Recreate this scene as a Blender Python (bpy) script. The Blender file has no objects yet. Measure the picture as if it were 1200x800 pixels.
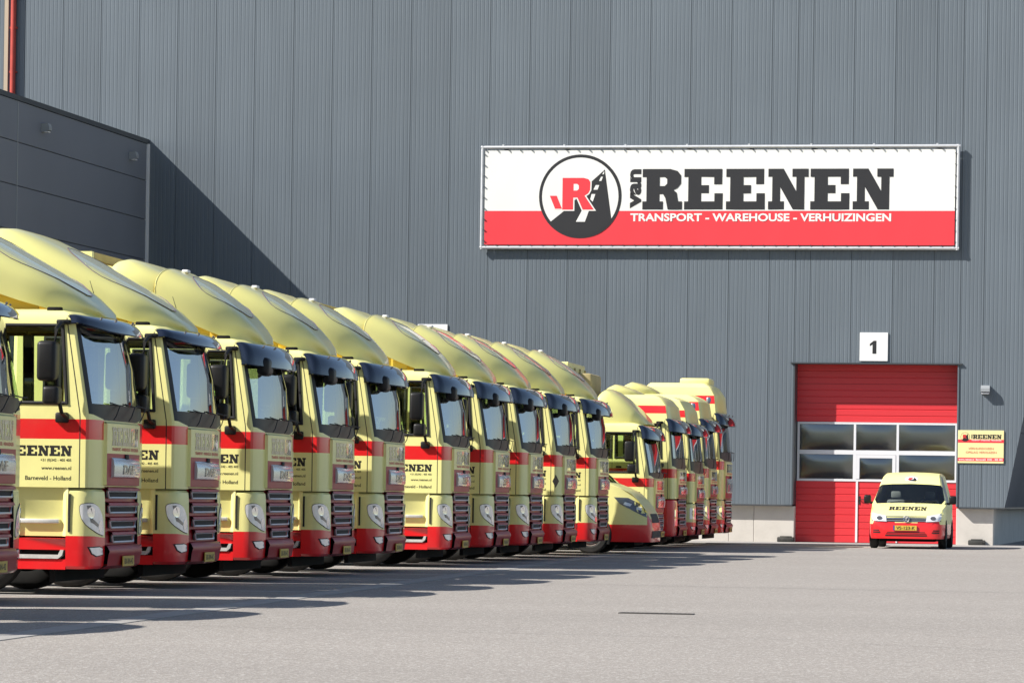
import bpy, bmesh, math, random
from mathutils import Vector, Matrix
from mathutils.geometry import tessellate_polygon
from mathutils.bvhtree import BVHTree
random.seed(7)
sc = bpy.context.scene
col = sc.collection

# ------------------------------------------------------------------ camera
YAW, ROLL, F_PX = 0.1891, 0.0144, 4397.64
cam_d = bpy.data.cameras.new("camera")
cam = bpy.data.objects.new("camera", cam_d)
col.objects.link(cam)
cam_d.sensor_fit = 'HORIZONTAL'
cam_d.sensor_width = 36.0
cam_d.lens = 36.0 * F_PX / 1200.0
cam_d.shift_x = 0.00216
cam_d.shift_y = 0.1502
cam_d.clip_start = 0.5
cam_d.clip_end = 6000
fw = Vector((-math.sin(YAW), math.cos(YAW), 0))
rt = Vector((math.cos(YAW), math.sin(YAW), 0))
up = Vector((0, 0, 1))
rt2 = rt * math.cos(ROLL) + up * math.sin(ROLL)
up2 = up * math.cos(ROLL) - rt * math.sin(ROLL)
mw = Matrix((rt2, up2, -fw)).transposed().to_4x4()
mw.translation = Vector((0, 0, 1.1227))
cam.matrix_world = mw
sc.camera = cam

# ------------------------------------------------------------------ sky and sun
SUN = Vector((-1.05, -0.58, 1.0)).normalized()
w = bpy.data.worlds.new("World")
sc.world = w
w.use_nodes = True
nt = w.node_tree
sky = nt.nodes.new('ShaderNodeTexSky')
sky.sky_type = 'NISHITA'
sky.sun_disc = False
sky.sun_elevation = math.asin(SUN.z)
sky.sun_rotation = math.atan2(SUN.x, SUN.y)
nt.links.new(sky.outputs[0], nt.nodes['Background'].inputs[0])
nt.nodes['Background'].inputs[1].default_value = 0.08
sun_d = bpy.data.lights.new("sun", 'SUN')
sun_d.energy = 5.0
sun_d.angle = math.radians(0.5)
sun_d.color = (1.0, 0.955, 0.88)
sun = bpy.data.objects.new("sun", sun_d)
sun.rotation_euler = (-SUN).to_track_quat('-Z', 'Y').to_euler()
sun.location = SUN * 60
col.objects.link(sun)
vs = sc.view_settings
vs.view_transform = 'Standard'
vs.look = 'None'
vs.gamma = 1.0
vs.use_curve_mapping = False
vs.exposure = 0.69

# ------------------------------------------------------------------ materials
MATS = {}


def new_mat(name):
    m = bpy.data.materials.new(name)
    m.use_nodes = True
    MATS[name] = m
    return m, m.node_tree, m.node_tree.nodes['Principled BSDF']


def paint(name, c, rough=0.4, coat=0.0, metal=0.0, var=0.0, scale=3.0, bump=0.0, bscale=30.0, spec=0.5, dirt=None):
    """plain procedural paint with a little uneven tone, optional bump and dust"""
    m, t, b = new_mat(name)
    n = t.nodes
    b.inputs['Roughness'].default_value = rough
    b.inputs['Metallic'].default_value = metal
    b.inputs['Specular IOR Level'].default_value = spec
    b.inputs['Coat Weight'].default_value = coat
    b.inputs['Coat Roughness'].default_value = 0.04
    tc = n.new('ShaderNodeTexCoord')
    nz = n.new('ShaderNodeTexNoise')
    nz.inputs['Scale'].default_value = scale
    nz.inputs['Detail'].default_value = 5
    oi = n.new('ShaderNodeObjectInfo')
    sc_ = n.new('ShaderNodeMath')
    sc_.operation = 'MULTIPLY'
    sc_.inputs[1].default_value = 57.0
    t.links.new(oi.outputs['Random'], sc_.inputs[0])
    va = n.new('ShaderNodeVectorMath')
    va.operation = 'ADD'
    t.links.new(tc.outputs['Object'], va.inputs[0])
    t.links.new(sc_.outputs[0], va.inputs[1])
    t.links.new(va.outputs[0], nz.inputs['Vector'])
    ramp = n.new('ShaderNodeValToRGB')
    k0, k1 = 1 - var, 1 + var
    ramp.color_ramp.elements[0].position = 0.3
    ramp.color_ramp.elements[1].position = 0.7
    ramp.color_ramp.elements[0].color = (c[0] * k0, c[1] * k0, c[2] * k0, 1)
    ramp.color_ramp.elements[1].color = (min(1, c[0] * k1), min(1, c[1] * k1), min(1, c[2] * k1), 1)
    t.links.new(nz.outputs['Fac'], ramp.inputs['Fac'])
    out = ramp.outputs['Color']
    if dirt:
        nd = n.new('ShaderNodeTexNoise')
        nd.inputs['Scale'].default_value = 1.7
        nd.inputs['Detail'].default_value = 8
        nd.inputs['Roughness'].default_value = 0.7
        t.links.new(va.outputs[0], nd.inputs['Vector'])
        r2 = n.new('ShaderNodeMapRange')
        r2.inputs['From Min'].default_value = 0.48
        r2.inputs['From Max'].default_value = 0.8
        r2.inputs['To Max'].default_value = dirt[3]
        t.links.new(nd.outputs['Fac'], r2.inputs['Value'])
        mx = n.new('ShaderNodeMixRGB')
        mx.inputs['Color2'].default_value = (dirt[0], dirt[1], dirt[2], 1)
        t.links.new(r2.outputs['Result'], mx.inputs['Fac'])
        t.links.new(out, mx.inputs['Color1'])
        out = mx.outputs['Color']
    t.links.new(out, b.inputs['Base Color'])
    if bump:
        nb = n.new('ShaderNodeTexNoise')
        nb.inputs['Scale'].default_value = bscale
        nb.inputs['Detail'].default_value = 4
        t.links.new(tc.outputs['Object'], nb.inputs['Vector'])
        bp = n.new('ShaderNodeBump')
        bp.inputs['Strength'].default_value = bump
        bp.inputs['Distance'].default_value = 0.01
        t.links.new(nb.outputs['Fac'], bp.inputs['Height'])
        t.links.new(bp.outputs['Normal'], b.inputs['Normal'])
    return m


def glass(name, tint, ior=1.7, rough=0.0, wav=0.0):
    """thin pane: see-through with a Fresnel reflection"""
    m = bpy.data.materials.new(name)
    m.use_nodes = True
    MATS[name] = m
    t = m.node_tree
    n = t.nodes
    n.remove(n['Principled BSDF'])
    tr = n.new('ShaderNodeBsdfTransparent')
    tr.inputs['Color'].default_value = (*tint, 1)
    gl = n.new('ShaderNodeBsdfGlossy')
    gl.inputs['Roughness'].default_value = rough
    gl.inputs['Color'].default_value = (0.95, 0.97, 1, 1)
    fr = n.new('ShaderNodeFresnel')
    fr.inputs['IOR'].default_value = ior
    mx = n.new('ShaderNodeMixShader')
    t.links.new(fr.outputs[0], mx.inputs['Fac'])
    t.links.new(tr.outputs[0], mx.inputs[1])
    t.links.new(gl.outputs[0], mx.inputs[2])
    if wav:
        tc = n.new('ShaderNodeTexCoord')
        nz = n.new('ShaderNodeTexNoise')
        nz.inputs['Scale'].default_value = 1.6
        nz.inputs['Detail'].default_value = 1
        t.links.new(tc.outputs['Object'], nz.inputs['Vector'])
        bp = n.new('ShaderNodeBump')
        bp.inputs['Strength'].default_value = wav
        bp.inputs['Distance'].default_value = 0.1
        t.links.new(nz.outputs['Fac'], bp.inputs['Height'])
        t.links.new(bp.outputs['Normal'], gl.inputs['Normal'])
    t.links.new(mx.outputs[0], n['Material Output'].inputs['Surface'])
    return m


paint('cream', (0.87, 0.82, 0.33), 0.38, coat=0.2, var=0.03, scale=1.5, dirt=(0.45, 0.38, 0.20, 0.22))
paint('yellow_grp', (0.88, 0.835, 0.31), 0.32, coat=0.6, var=0.03, scale=1.5, bump=0.02, bscale=2.5)
# thin glass-fibre shell: some light comes through it
_t = MATS['yellow_grp'].node_tree
_tl = _t.nodes.new('ShaderNodeBsdfTranslucent')
_tl.inputs['Color'].default_value = (0.80, 0.62, 0.10, 1)
_mx = _t.nodes.new('ShaderNodeMixShader')
_mx.inputs['Fac'].default_value = 0.10
_t.links.new(_t.nodes['Principled BSDF'].outputs[0], _mx.inputs[1])
_t.links.new(_tl.outputs[0], _mx.inputs[2])
_t.links.new(_mx.outputs[0], _t.nodes['Material Output'].inputs['Surface'])
paint('red', (0.78, 0.014, 0.018), 0.35, coat=0.5, var=0.06, scale=2, dirt=(0.30, 0.10, 0.09, 0.22))
paint('red_front_shaded', (0.36, 0.008, 0.018), 0.42, coat=0.08, var=0.08, spec=0.35, dirt=(0.22, 0.08, 0.08, 0.15))  # darker copy of the red, shade on the truck fronts put into the colour
paint('black_plastic', (0.009, 0.009, 0.010), 0.45, var=0.15, spec=0.3, dirt=(0.05, 0.047, 0.045, 0.2))
paint('rubber', (0.01, 0.01, 0.011), 0.7)
paint('tyre', (0.016, 0.0155, 0.015), 0.85, var=0.2, scale=8, dirt=(0.07, 0.065, 0.06, 0.35))
paint('chassis', (0.006, 0.006, 0.0065), 0.8, var=0.2, spec=0.2, dirt=(0.02, 0.018, 0.016, 0.3))
paint('panel_gloss', (0.76, 0.71, 0.30), 0.22, coat=0.8)
paint('grp_bounce_yellow', (0.78, 0.56, 0.07), 0.6, var=0.08)  # yellow deepened: light bounced about inside the deflector is put into the colour
paint('visor', (0.008, 0.012, 0.026), 0.08, coat=1.0)
paint('interior', (0.035, 0.036, 0.04), 0.8, var=0.1)
paint('van_cabin', (0.26, 0.27, 0.27), 0.8, var=0.1)
paint('interior_light', (0.28, 0.28, 0.26), 0.9, var=0.05)
paint('silver', (0.62, 0.63, 0.65), 0.28, metal=0.85, var=0.05)
paint('rim_silver', (0.80, 0.80, 0.82), 0.3, metal=0.6)
paint('step_alu', (0.62, 0.61, 0.58), 0.5, metal=0.3, var=0.12, scale=14)
paint('badge', (0.50, 0.52, 0.56), 0.22, metal=0.55, coat=0.5, var=0.05)
paint('lamp_clear', (0.82, 0.83, 0.85), 0.16, metal=0.25, coat=1.0, var=0.1, scale=12)
paint('lamp_dark', (0.16, 0.16, 0.17), 0.2, metal=0.6, coat=0.6)
paint('lamp_chrome', (0.85, 0.86, 0.88), 0.08, metal=1.0)
paint('roof_glass', (0.12, 0.16, 0.22), 0.08, metal=0.3, coat=1.0)
paint('plate', (0.62, 0.42, 0.06), 0.5, var=0.05)
paint('plate_blue', (0.02, 0.06, 0.3), 0.5)
paint('letter_black', (0.014, 0.014, 0.015), 0.5)
paint('letter_red', (0.60, 0.02, 0.025), 0.5)
paint('letter_gloss', (0.05, 0.05, 0.055), 0.12, coat=1.0)
paint('seam_line', (0.10, 0.06, 0.12), 0.5)
paint('wall_steel', (0.124, 0.149, 0.174), 0.45, var=0.05, scale=0.35, bump=0.03, bscale=0.8)
paint('annex_steel', (0.175, 0.190, 0.228), 0.5, var=0.05, scale=0.4)
paint('trim_dark', (0.050, 0.058, 0.066), 0.5)
paint('trim_light', (0.78, 0.78, 0.80), 0.45)
paint('side_steel_shaded', (0.070, 0.080, 0.105), 0.6, var=0.05, scale=0.4, spec=0.2)  # darker copy of the wall steel, shade of the end wall in its colour
paint('concrete', (0.58, 0.545, 0.50), 0.85, var=0.06, scale=1.4, bump=0.15, bscale=20, dirt=(0.40, 0.37, 0.33, 0.45))
paint('concrete_dark', (0.10, 0.10, 0.10), 0.9)
paint('door_red', (0.66, 0.035, 0.045), 0.42, var=0.03, scale=0.8, bump=0.04, bscale=1.2)
paint('frame_white', (0.72, 0.72, 0.74), 0.5)
paint('sign_white', (0.80, 0.79, 0.755), 0.55, var=0.015, scale=0.7)
paint('sign_red', (0.78, 0.040, 0.055), 0.55, var=0.02, scale=0.7)
paint('sign_dark', (0.018, 0.018, 0.021), 0.55)
paint('galvanised', (0.60, 0.61, 0.63), 0.4, metal=0.4, var=0.08, scale=6)
paint('board_cream', (0.84, 0.74, 0.36), 0.5)
paint('board_white', (0.85, 0.85, 0.84), 0.5)
paint('pipe_red', (0.42, 0.05, 0.035), 0.5, var=0.1)
paint('pipe_tan', (0.46, 0.38, 0.28), 0.6)
paint('lamp_grey', (0.30, 0.32, 0.34), 0.45)
paint('bait', (0.030, 0.030, 0.028), 0.7, var=0.2, dirt=(0.25, 0.22, 0.18, 0.5))
paint('grate', (0.07, 0.065, 0.06), 0.6, metal=0.4, var=0.2)
paint('body_tan', (0.42, 0.34, 0.16), 0.7, var=0.1)
paint('hall_dark', (0.10, 0.10, 0.105), 0.9)
glass('glass_cab', (0.86, 0.95, 0.84), 1.55)
glass('glass_screen', (0.46, 0.52, 0.52), 6.5)
glass('glass_door', (0.50, 0.50, 0.52), 2.7, 0.16, wav=0.03)
glass('glass_van', (0.85, 0.90, 0.88), 1.7)


def asphalt():
    m, t, b = new_mat('asphalt')
    n = t.nodes
    L = t.links.new
    tc = n.new('ShaderNodeTexCoord')
    v = n.new('ShaderNodeTexVoronoi')
    v.inputs['Scale'].default_value = 70
    L(tc.outputs['Object'], v.inputs['Vector'])
    sp = n.new('ShaderNodeSeparateColor')
    L(v.outputs['Color'], sp.inputs[0])
    ramp = n.new('ShaderNodeValToRGB')
    e = ramp.color_ramp.elements
    e[0].position, e[0].color = 0.0, (0.235, 0.214, 0.194, 1)
    e[1].position, e[1].color = 0.85, (0.322, 0.295, 0.270, 1)
    k = ramp.color_ramp.elements.new(0.985)
    k.color = (0.50, 0.48, 0.45, 1)
    L(sp.outputs[0], ramp.inputs['Fac'])
    # middle-sized mottling
    n2 = n.new('ShaderNodeTexNoise')
    n2.inputs['Scale'].default_value = 9
    n2.inputs['Detail'].default_value = 6
    n2.inputs['Roughness'].default_value = 0.7
    L(tc.outputs['Object'], n2.inputs['Vector'])
    m2 = n.new('ShaderNodeMapRange')
    m2.inputs['From Min'].default_value = 0.3
    m2.inputs['From Max'].default_value = 0.7
    m2.inputs['To Min'].default_value = 0.90
    m2.inputs['To Max'].default_value = 1.08
    L(n2.outputs['Fac'], m2.inputs['Value'])
    # broad stains and wheel tracks
    mp = n.new('ShaderNodeMapping')
    mp.inputs['Scale'].default_value = (0.06, 0.25, 1)
    L(tc.outputs['Object'], mp.inputs['Vector'])
    n3 = n.new('ShaderNodeTexNoise')
    n3.inputs['Scale'].default_value = 1.0
    n3.inputs['Detail'].default_value = 7
    n3.inputs['Roughness'].default_value = 0.6
    L(mp.outputs[0], n3.inputs['Vector'])
    m3 = n.new('ShaderNodeMapRange')
    m3.inputs['From Min'].default_value = 0.3
    m3.inputs['From Max'].default_value = 0.7
    m3.inputs['To Min'].default_value = 0.945
    m3.inputs['To Max'].default_value = 1.045
    L(n3.outputs['Fac'], m3.inputs['Value'])
    ml = n.new('ShaderNodeMath')
    ml.operation = 'MULTIPLY'
    L(m2.outputs[0], ml.inputs[0])
    L(m3.outputs[0], ml.inputs[1])
    vm = n.new('ShaderNodeVectorMath')
    vm.operation = 'SCALE'
    L(ramp.outputs['Color'], vm.inputs[0])
    L(ml.outputs[0], vm.inputs['Scale'])
    L(vm.outputs[0], b.inputs['Base Color'])
    b.inputs['Roughness'].default_value = 0.85
    b.inputs['Specular IOR Level'].default_value = 0.25
    bp = n.new('ShaderNodeBump')
    bp.inputs['Strength'].default_value = 0.5
    bp.inputs['Distance'].default_value = 0.006
    L(v.outputs['Distance'], bp.inputs['Height'])
    L(bp.outputs['Normal'], b.inputs['Normal'])


asphalt()
# sheets of the wall differ a little from one another and carry faint rain streaks
_t = MATS['wall_steel'].node_tree
_b = _t.nodes['Principled BSDF']
_src = _b.inputs['Base Color'].links[0].from_socket
_oi = _t.nodes.new('ShaderNodeObjectInfo')
_r1 = _t.nodes.new('ShaderNodeMapRange')
_r1.inputs['To Min'].default_value, _r1.inputs['To Max'].default_value = 0.955, 1.045
_t.links.new(_oi.outputs['Random'], _r1.inputs['Value'])
_tc = _t.nodes.new('ShaderNodeTexCoord')
_mp = _t.nodes.new('ShaderNodeMapping')
_mp.inputs['Scale'].default_value = (7.0, 1.0, 0.12)
_t.links.new(_tc.outputs['Object'], _mp.inputs['Vector'])
_ns = _t.nodes.new('ShaderNodeTexNoise')
_ns.inputs['Scale'].default_value = 1.0
_ns.inputs['Detail'].default_value = 6
_t.links.new(_mp.outputs[0], _ns.inputs['Vector'])
_r2 = _t.nodes.new('ShaderNodeMapRange')
_r2.inputs['From Min'].default_value, _r2.inputs['From Max'].default_value = 0.35, 0.7
_r2.inputs['To Min'].default_value, _r2.inputs['To Max'].default_value = 1.03, 0.93
_t.links.new(_ns.outputs['Fac'], _r2.inputs['Value'])
_m1 = _t.nodes.new('ShaderNodeMath')
_m1.operation = 'MULTIPLY'
_t.links.new(_r1.outputs[0], _m1.inputs[0])
_t.links.new(_r2.outputs[0], _m1.inputs[1])
_vm = _t.nodes.new('ShaderNodeVectorMath')
_vm.operation = 'SCALE'
_t.links.new(_src, _vm.inputs[0])
_t.links.new(_m1.outputs[0], _vm.inputs['Scale'])
_t.links.new(_vm.outputs[0], _b.inputs['Base Color'])
paint('tar', (0.15, 0.14, 0.13), 0.9, var=0.15, scale=4)
paint('line_paint', (0.68, 0.67, 0.65), 0.8, var=0.15, scale=6, dirt=(0.27, 0.25, 0.24, 0.8))
paint('gutter', (0.33, 0.315, 0.30), 0.85, var=0.08, scale=5, dirt=(0.2, 0.19, 0.18, 0.6))
M = MATS


# ------------------------------------------------------------------ mesh helpers
class MB:
    def __init__(s):
        s.v, s.f, s.m, s.mats = [], [], [], []

    def mi(s, mat):
        if mat not in s.mats:
            s.mats.append(mat)
        return s.mats.index(mat)

    def add(s, vs, fs, mat):
        o = len(s.v)
        k = s.mi(mat)
        s.v += [tuple(p) for p in vs]
        for f in fs:
            s.f.append(tuple(o + i for i in f))
            s.m.append(k)
        return s

    def box(s, x0, x1, y0, y1, z0, z1, mat):
        vs = [(x, y, z) for z in (z0, z1) for y in (y0, y1) for x in (x0, x1)]
        return s.add(vs, [(0, 2, 3, 1), (4, 5, 7, 6), (0, 1, 5, 4), (2, 6, 7, 3), (0, 4, 6, 2), (1, 3, 7, 5)], mat)

    def rbox(s, x0, x1, y0, y1, z0, z1, r, mat, seg=2):
        bm = bmesh.new()
        bmesh.ops.create_cube(bm, size=1)
        for q in bm.verts:
            q.co = Vector((x0 + (q.co.x + .5) * (x1 - x0), y0 + (q.co.y + .5) * (y1 - y0), z0 + (q.co.z + .5) * (z1 - z0)))
        bmesh.ops.bevel(bm, geom=bm.edges[:], offset=r, segments=seg, profile=0.5, affect='EDGES')
        bm.verts.index_update()
        s.add([q.co[:] for q in bm.verts], [[q.index for q in f.verts] for f in bm.faces], mat)
        bm.free()
        return s

    def grid(s, rows, mat, matf=None, skip=None, closed=False):
        nr, nc = len(rows), len(rows[0])
        o = len(s.v)
        for r in rows:
            s.v += [tuple(p) for p in r]
        for j in range(nr - 1):
            for i in range(nc if closed else nc - 1):
                if skip and skip(j, i):
                    continue
                i2 = (i + 1) % nc
                s.f.append((o + j * nc + i, o + j * nc + i2, o + (j + 1) * nc + i2, o + (j + 1) * nc + i))
                s.m.append(s.mi(matf(j, i) if matf else mat))
        return s

    def poly(s, outer, fn, mat, holes=()):
        loops = [[Vector((a, b, 0)) for a, b in outer]] + [[Vector((a, b, 0)) for a, b in h] for h in holes]
        flat = [p for l in loops for p in l]
        tris = tessellate_polygon(loops)
        return s.add([fn(p.x, p.y) for p in flat], tris, mat)

    def prism(s, outer, fn0, fn1, mat):
        n = len(outer)
        vs = [fn0(a, b) for a, b in outer] + [fn1(a, b) for a, b in outer]
        tris = tessellate_polygon([[Vector((a, b, 0)) for a, b in outer]])
        fs = [tuple(t) for t in tris] + [tuple(n + i for i in reversed(t)) for t in tris]
        fs += [(i, (i + 1) % n, n + (i + 1) % n, n + i) for i in range(n)]
        return s.add(vs, fs, mat)

    def tube(s, pts, r, mat, n=8):
        pts = [Vector(p) for p in pts]
        rows = []
        for i, p in enumerate(pts):
            d = (pts[min(i + 1, len(pts) - 1)] - pts[max(i - 1, 0)]).normalized()
            a = d.cross(Vector((0, 0, 1)))
            if a.length < 0.05:
                a = d.cross(Vector((0, 1, 0)))
            a.normalize()
            b = d.cross(a)
            rr = r[i] if isinstance(r, (list, tuple)) else r
            rows.append([p + a * rr * math.cos(k * 2 * math.pi / n) + b * rr * math.sin(k * 2 * math.pi / n) for k in range(n)])
        s.grid(rows, mat, closed=True)
        o = len(s.v)
        s.add(rows[0], [tuple(range(n))], mat)
        s.add(rows[-1], [tuple(range(n))], mat)
        return s

    def lathe_y(s, cx, cz, prof, mat, n=28):
        """profile of (radius, y) turned about an axis along y"""
        rows = [[(cx + r * math.cos(k * 2 * math.pi / n), y, cz + r * math.sin(k * 2 * math.pi / n)) for k in range(n)] for r, y in prof]
        return s.grid(rows, mat, closed=True)

    def mesh(s, name, angle=35, recalc=True):
        me = bpy.data.meshes.new(name)
        me.from_pydata([tuple(p) for p in s.v], [], s.f)
        for mt in s.mats:
            me.materials.append(M[mt])
        for p, k in zip(me.polygons, s.m):
            p.material_index = k
        if recalc:
            bm = bmesh.new()
            bm.from_mesh(me)
            bmesh.ops.delete(bm, geom=[q for q in bm.verts if not q.link_faces], context='VERTS')
            bmesh.ops.remove_doubles(bm, verts=bm.verts[:], dist=0.0004)
            bmesh.ops.recalc_face_normals(bm, faces=bm.faces[:])
            bm.to_mesh(me)
            bm.free()
        if angle:
            for p in me.polygons:
                p.use_smooth = True
            me.set_sharp_from_angle(angle=math.radians(angle))
        me.update()
        return me


def N(name, mesh, kids=(), loc=(0, 0, 0), rot=(0, 0, 0), label=None, kind=None):
    return dict(name=name, mesh=mesh, kids=list(kids), loc=loc, rot=rot, label=label, kind=kind)


def link(name, mesh=None, parent=None, loc=(0, 0, 0), rot=(0, 0, 0), label=None, cat=None, group=None, kind=None):
    o = bpy.data.objects.new(name, mesh)
    col.objects.link(o)
    o.parent = parent
    o.location = loc
    o.rotation_euler = rot
    for k, v in (('label', label), ('category', cat), ('group', group), ('kind', kind)):
        if v:
            o[k] = v
    return o


def plant(parent, nodes):
    for n in nodes:
        o = link(n['name'], n['mesh'], parent, n['loc'], n['rot'], n['label'], kind=n['kind'])
        plant(o, n['kids'])


# ------------------------------------------------------------------ lettering
LET = {
    'R': ([(0, 1), (.70, 1), (.88, .95), (.97, .84), (.97, .64), (.88, .53), (.78, .48), (.86, .42), (.90, .2), (1, .2), (1, 0), (.64, 0), (.58, .28), (.52, .38), (.43, .38), (.43, .2), (.52, .2), (.52, 0), (0, 0), (0, .2), (.1, .2), (.1, .8), (0, .8)],
          [[(.43, .58), (.56, .58), (.62, .64), (.62, .75), (.56, .8), (.43, .8)]]),
    'E': ([(0, 1), (.95, 1), (.95, .62), (.75, .62), (.75, .8), (.43, .8), (.43, .6), (.62, .6), (.62, .4), (.43, .4), (.43, .2), (.76, .2), (.76, .4), (.97, .4), (.97, 0), (0, 0), (0, .2), (.1, .2), (.1, .8), (0, .8)], []),
    'N': ([(0, 1), (.38, 1), (.70, .45), (.70, .8), (.6, .8), (.6, 1), (1, 1), (1, .8), (.9, .8), (.9, 0), (.62, 0), (.30, .55), (.30, .2), (.4, .2), (.4, 0), (0, 0), (0, .2), (.1, .2), (.1, .8), (0, .8)], []),
}


def slab_word(mb, word, x, z, wd, h, fn, mat):
    """slab-serif capitals from (x,z), total width wd, height h; fn maps the plane into the place"""
    p = wd / len(word)
    for i, ch in enumerate(word):
        o, hs = LET[ch]
        lw = p * 0.95
        tr = lambda pts: [(x + i * p + a * lw, z + b * h) for a, b in pts]
        mb.poly(tr(o), fn, mat, [tr(q) for q in hs])


_tc = {}


def text2d(body, bold=0.0):
    key = (body, bold)
    if key in _tc:
        return _tc[key]
    cu = bpy.data.curves.new('lettering', 'FONT')
    cu.body = body
    cu.size = 1.0
    cu.offset = bold
    cu.resolution_u = 3
    ob = bpy.data.objects.new('lettering', cu)
    col.objects.link(ob)
    dg = bpy.context.evaluated_depsgraph_get()
    me = bpy.data.meshes.new_from_object(ob.evaluated_get(dg))
    vs = [(v.co.x, v.co.y) for v in me.vertices]
    fs = [tuple(p.vertices) for p in me.polygons]
    bpy.data.objects.remove(ob)
    bpy.data.curves.remove(cu)
    bpy.data.meshes.remove(me)
    x0 = min(v[0] for v in vs)
    x1 = max(v[0] for v in vs)
    z0 = min(v[1] for v in vs)
    z1 = max(v[1] for v in vs)
    _tc[key] = ([((a - x0) / (x1 - x0), (b - z0) / (z1 - z0)) for a, b in vs], fs, (x1 - x0) / (z1 - z0))
    return _tc[key]


def text(mb, body, x, z, wd, h, fn, mat, bold=0.02, align='L'):
    vs, fs, asp = text2d(body, bold)
    if wd is None:
        wd = asp * h
    if align == 'R':
        x -= wd
    elif align == 'C':
        x -= wd / 2
    mb.add([fn(x + a * wd, z + b * h) for a, b in vs], fs, mat)


# ------------------------------------------------------------------ the setting: yard
mb = MB()
mb.add([(-2500, -300, 0), (2500, -300, 0), (2500, 3000, 0), (-2500, 3000, 0)], [(0, 1, 2, 3)], 'asphalt')
ground = link('asphalt_yard', mb.mesh('asphalt_yard', 0), kind='structure')
WY = 97.69      # plane of the warehouse cladding
mb = MB()
mb.box(-29, 12, 93.6, WY + 1.2, -0.05, 0.012, 'gutter')
apron = link('concrete_apron', mb.mesh('concrete_apron', 0), kind='structure')
# pale gutter strip that runs in front of the row of trucks: slabs laid end to end
slab = MB().box(-0.15, 0.15, -1.98, 1.98, -0.03, 0.006, 'gutter').mesh('gutter_slab', 0)
for i in range(16):
    y = 22 + i * 4.0
    link('gutter_slab', slab, ground, (-9.2 - (y - 29.5) * 0.0612, y, 0), (0, 0, math.atan(0.0612)))
def seam(pts, wd=.012):
    rows = [[(x, y - wd, .0035) for x, y in pts], [(x, y + wd, .0035) for x, y in pts]]
    link('tar_seam', MB().grid(rows, 'tar').mesh('tar_seam', 0), ground)


for (xa, ya, xb, yb), am in (((-2.9, 29.5, -1.55, 28.6), .06), ((-2.5, 31.6, -1.0, 31.0), .04), ((-8.6, 30.2, -3.4, 29.9), .05), ((-9.0, 63.0, 2.0, 62.2), .15), ((-10.2, 47.5, -1.0, 47.0), .1)):
    seam([(xa + (xb - xa) * k / 24, ya + (yb - ya) * k / 24 + am * math.sin(k * 1.7) * random.random()) for k in range(25)], .008 if ya < 40 else .02)
mbl = MB().add([(-4.2, -.05, .004), (4.2, -.05, .004), (4.2, .05, .004), (-4.2, .05, .004)], [(0, 1, 2, 3)], 'line_paint').mesh('bay_line', 0)

# ------------------------------------------------------------------ the warehouse
wh = link('warehouse', None, None, (-18, WY, 0), label='large grey ribbed steel warehouse with a red loading door', cat='warehouse')


def WN(name, mesh, parent=None, kind=None, label=None):
    """a piece of the warehouse given in world coordinates"""
    p = parent or wh
    o = link(name, mesh, p, kind=kind, label=label)
    o.location = Vector((0, 0, 0)) - (wh.location if p is wh else Vector((0, 0, 0)))
    return o


def sheet(wd, h, nrib, mat, depth=0.004):
    """ribbed steel sheet, x 0..wd, z 0..h, face at y=0, grooves going in"""
    pts = [(0.006, 0.03), (0.006, 0.0)]
    for k in range(nrib):
        c = (k + 0.5) * wd / nrib
        g = wd / nrib * 0.14
        pts += [(c - g, 0.0), (c - g * .4, depth), (c + g * .4, depth), (c + g, 0.0)]
    pts += [(wd - 0.006, 0.0), (wd - 0.006, 0.03)]
    b = MB()
    b.grid([[(x, y, 0) for x, y in pts], [(x, y, h) for x, y in pts]], mat)
    b.add([(x, y, h) for x, y in pts] , [tuple(range(len(pts)))], mat)
    return b.mesh('wall_panel', 0)


_sheets = {}


def wall_sheet(x0, x1, z0, z1):
    key = (round(x1 - x0, 3), round(z1 - z0, 3))
    if key not in _sheets:
        _sheets[key] = sheet(x1 - x0, z1 - z0, max(1, round((x1 - x0) / 0.1075)), 'wall_steel')
    o = link('wall_panel', _sheets[key], wh)
    o.location = Vector((x0, WY, z0)) - wh.location
    return o


TOP = 15.0
DX0, DX1, DZ = -11.15, -6.93, 4.67
PW = 1.075
seams = [-29.07 - 8 * PW + PW * k for k in range(31)]
EDGE = -5.66     # where the cladding folds away at its foot
SL = 0.189       # the fold leans: metres per metre of height
for a in seams:
    b = a + PW
    if b <= DX0 - 0.02 or a >= DX1 + 0.1:
        if b < -7:
            wall_sheet(a, b, 0.99, TOP)
    elif a < DX0 < b:
        wall_sheet(a, DX0 - 0.04, 0.99, TOP)
        wall_sheet(DX0 - 0.04, b, DZ + 0.04, TOP)
    elif b <= DX1:
        wall_sheet(a, b, DZ + 0.04, TOP)
# right of the door, up to the leaning fold: narrow ribbed sheets cut along the slant
last = seams[0]
while last + PW <= DX1:
    last += PW
wall_sheet(last, DX1 + 0.05, DZ + 0.04, TOP)


def cut_sheet(x0, x1):
    """ribbed sheet whose right side is cut by the leaning fold"""
    n = max(1, round((x1 - x0) / 0.1075))
    b = MB()
    top = []
    pts = [(x0 + 0.006, 0.03), (x0 + 0.006, 0.0)]
    for k in range(n):
        c = x0 + (k + .5) * (x1 - x0) / n
        g = (x1 - x0) / n * .16
        pts += [(c - g, 0), (c - g * .4, .004), (c + g * .4, .004), (c + g, 0)]
    pts += [(x1 - .006, 0), (x1 - .006, .03)]
    r0, r1 = [], []
    for x, y in pts:
        z0 = 0.99 if x <= EDGE else 0.99 + (x - EDGE) / SL
        r0.append((x, WY + y, min(z0, TOP - 0.01)))
        r1.append((x, WY + y, TOP))
    b.grid([r0, r1], 'wall_steel')
    WN('wall_panel', b.mesh('wall_panel', 0))


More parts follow.
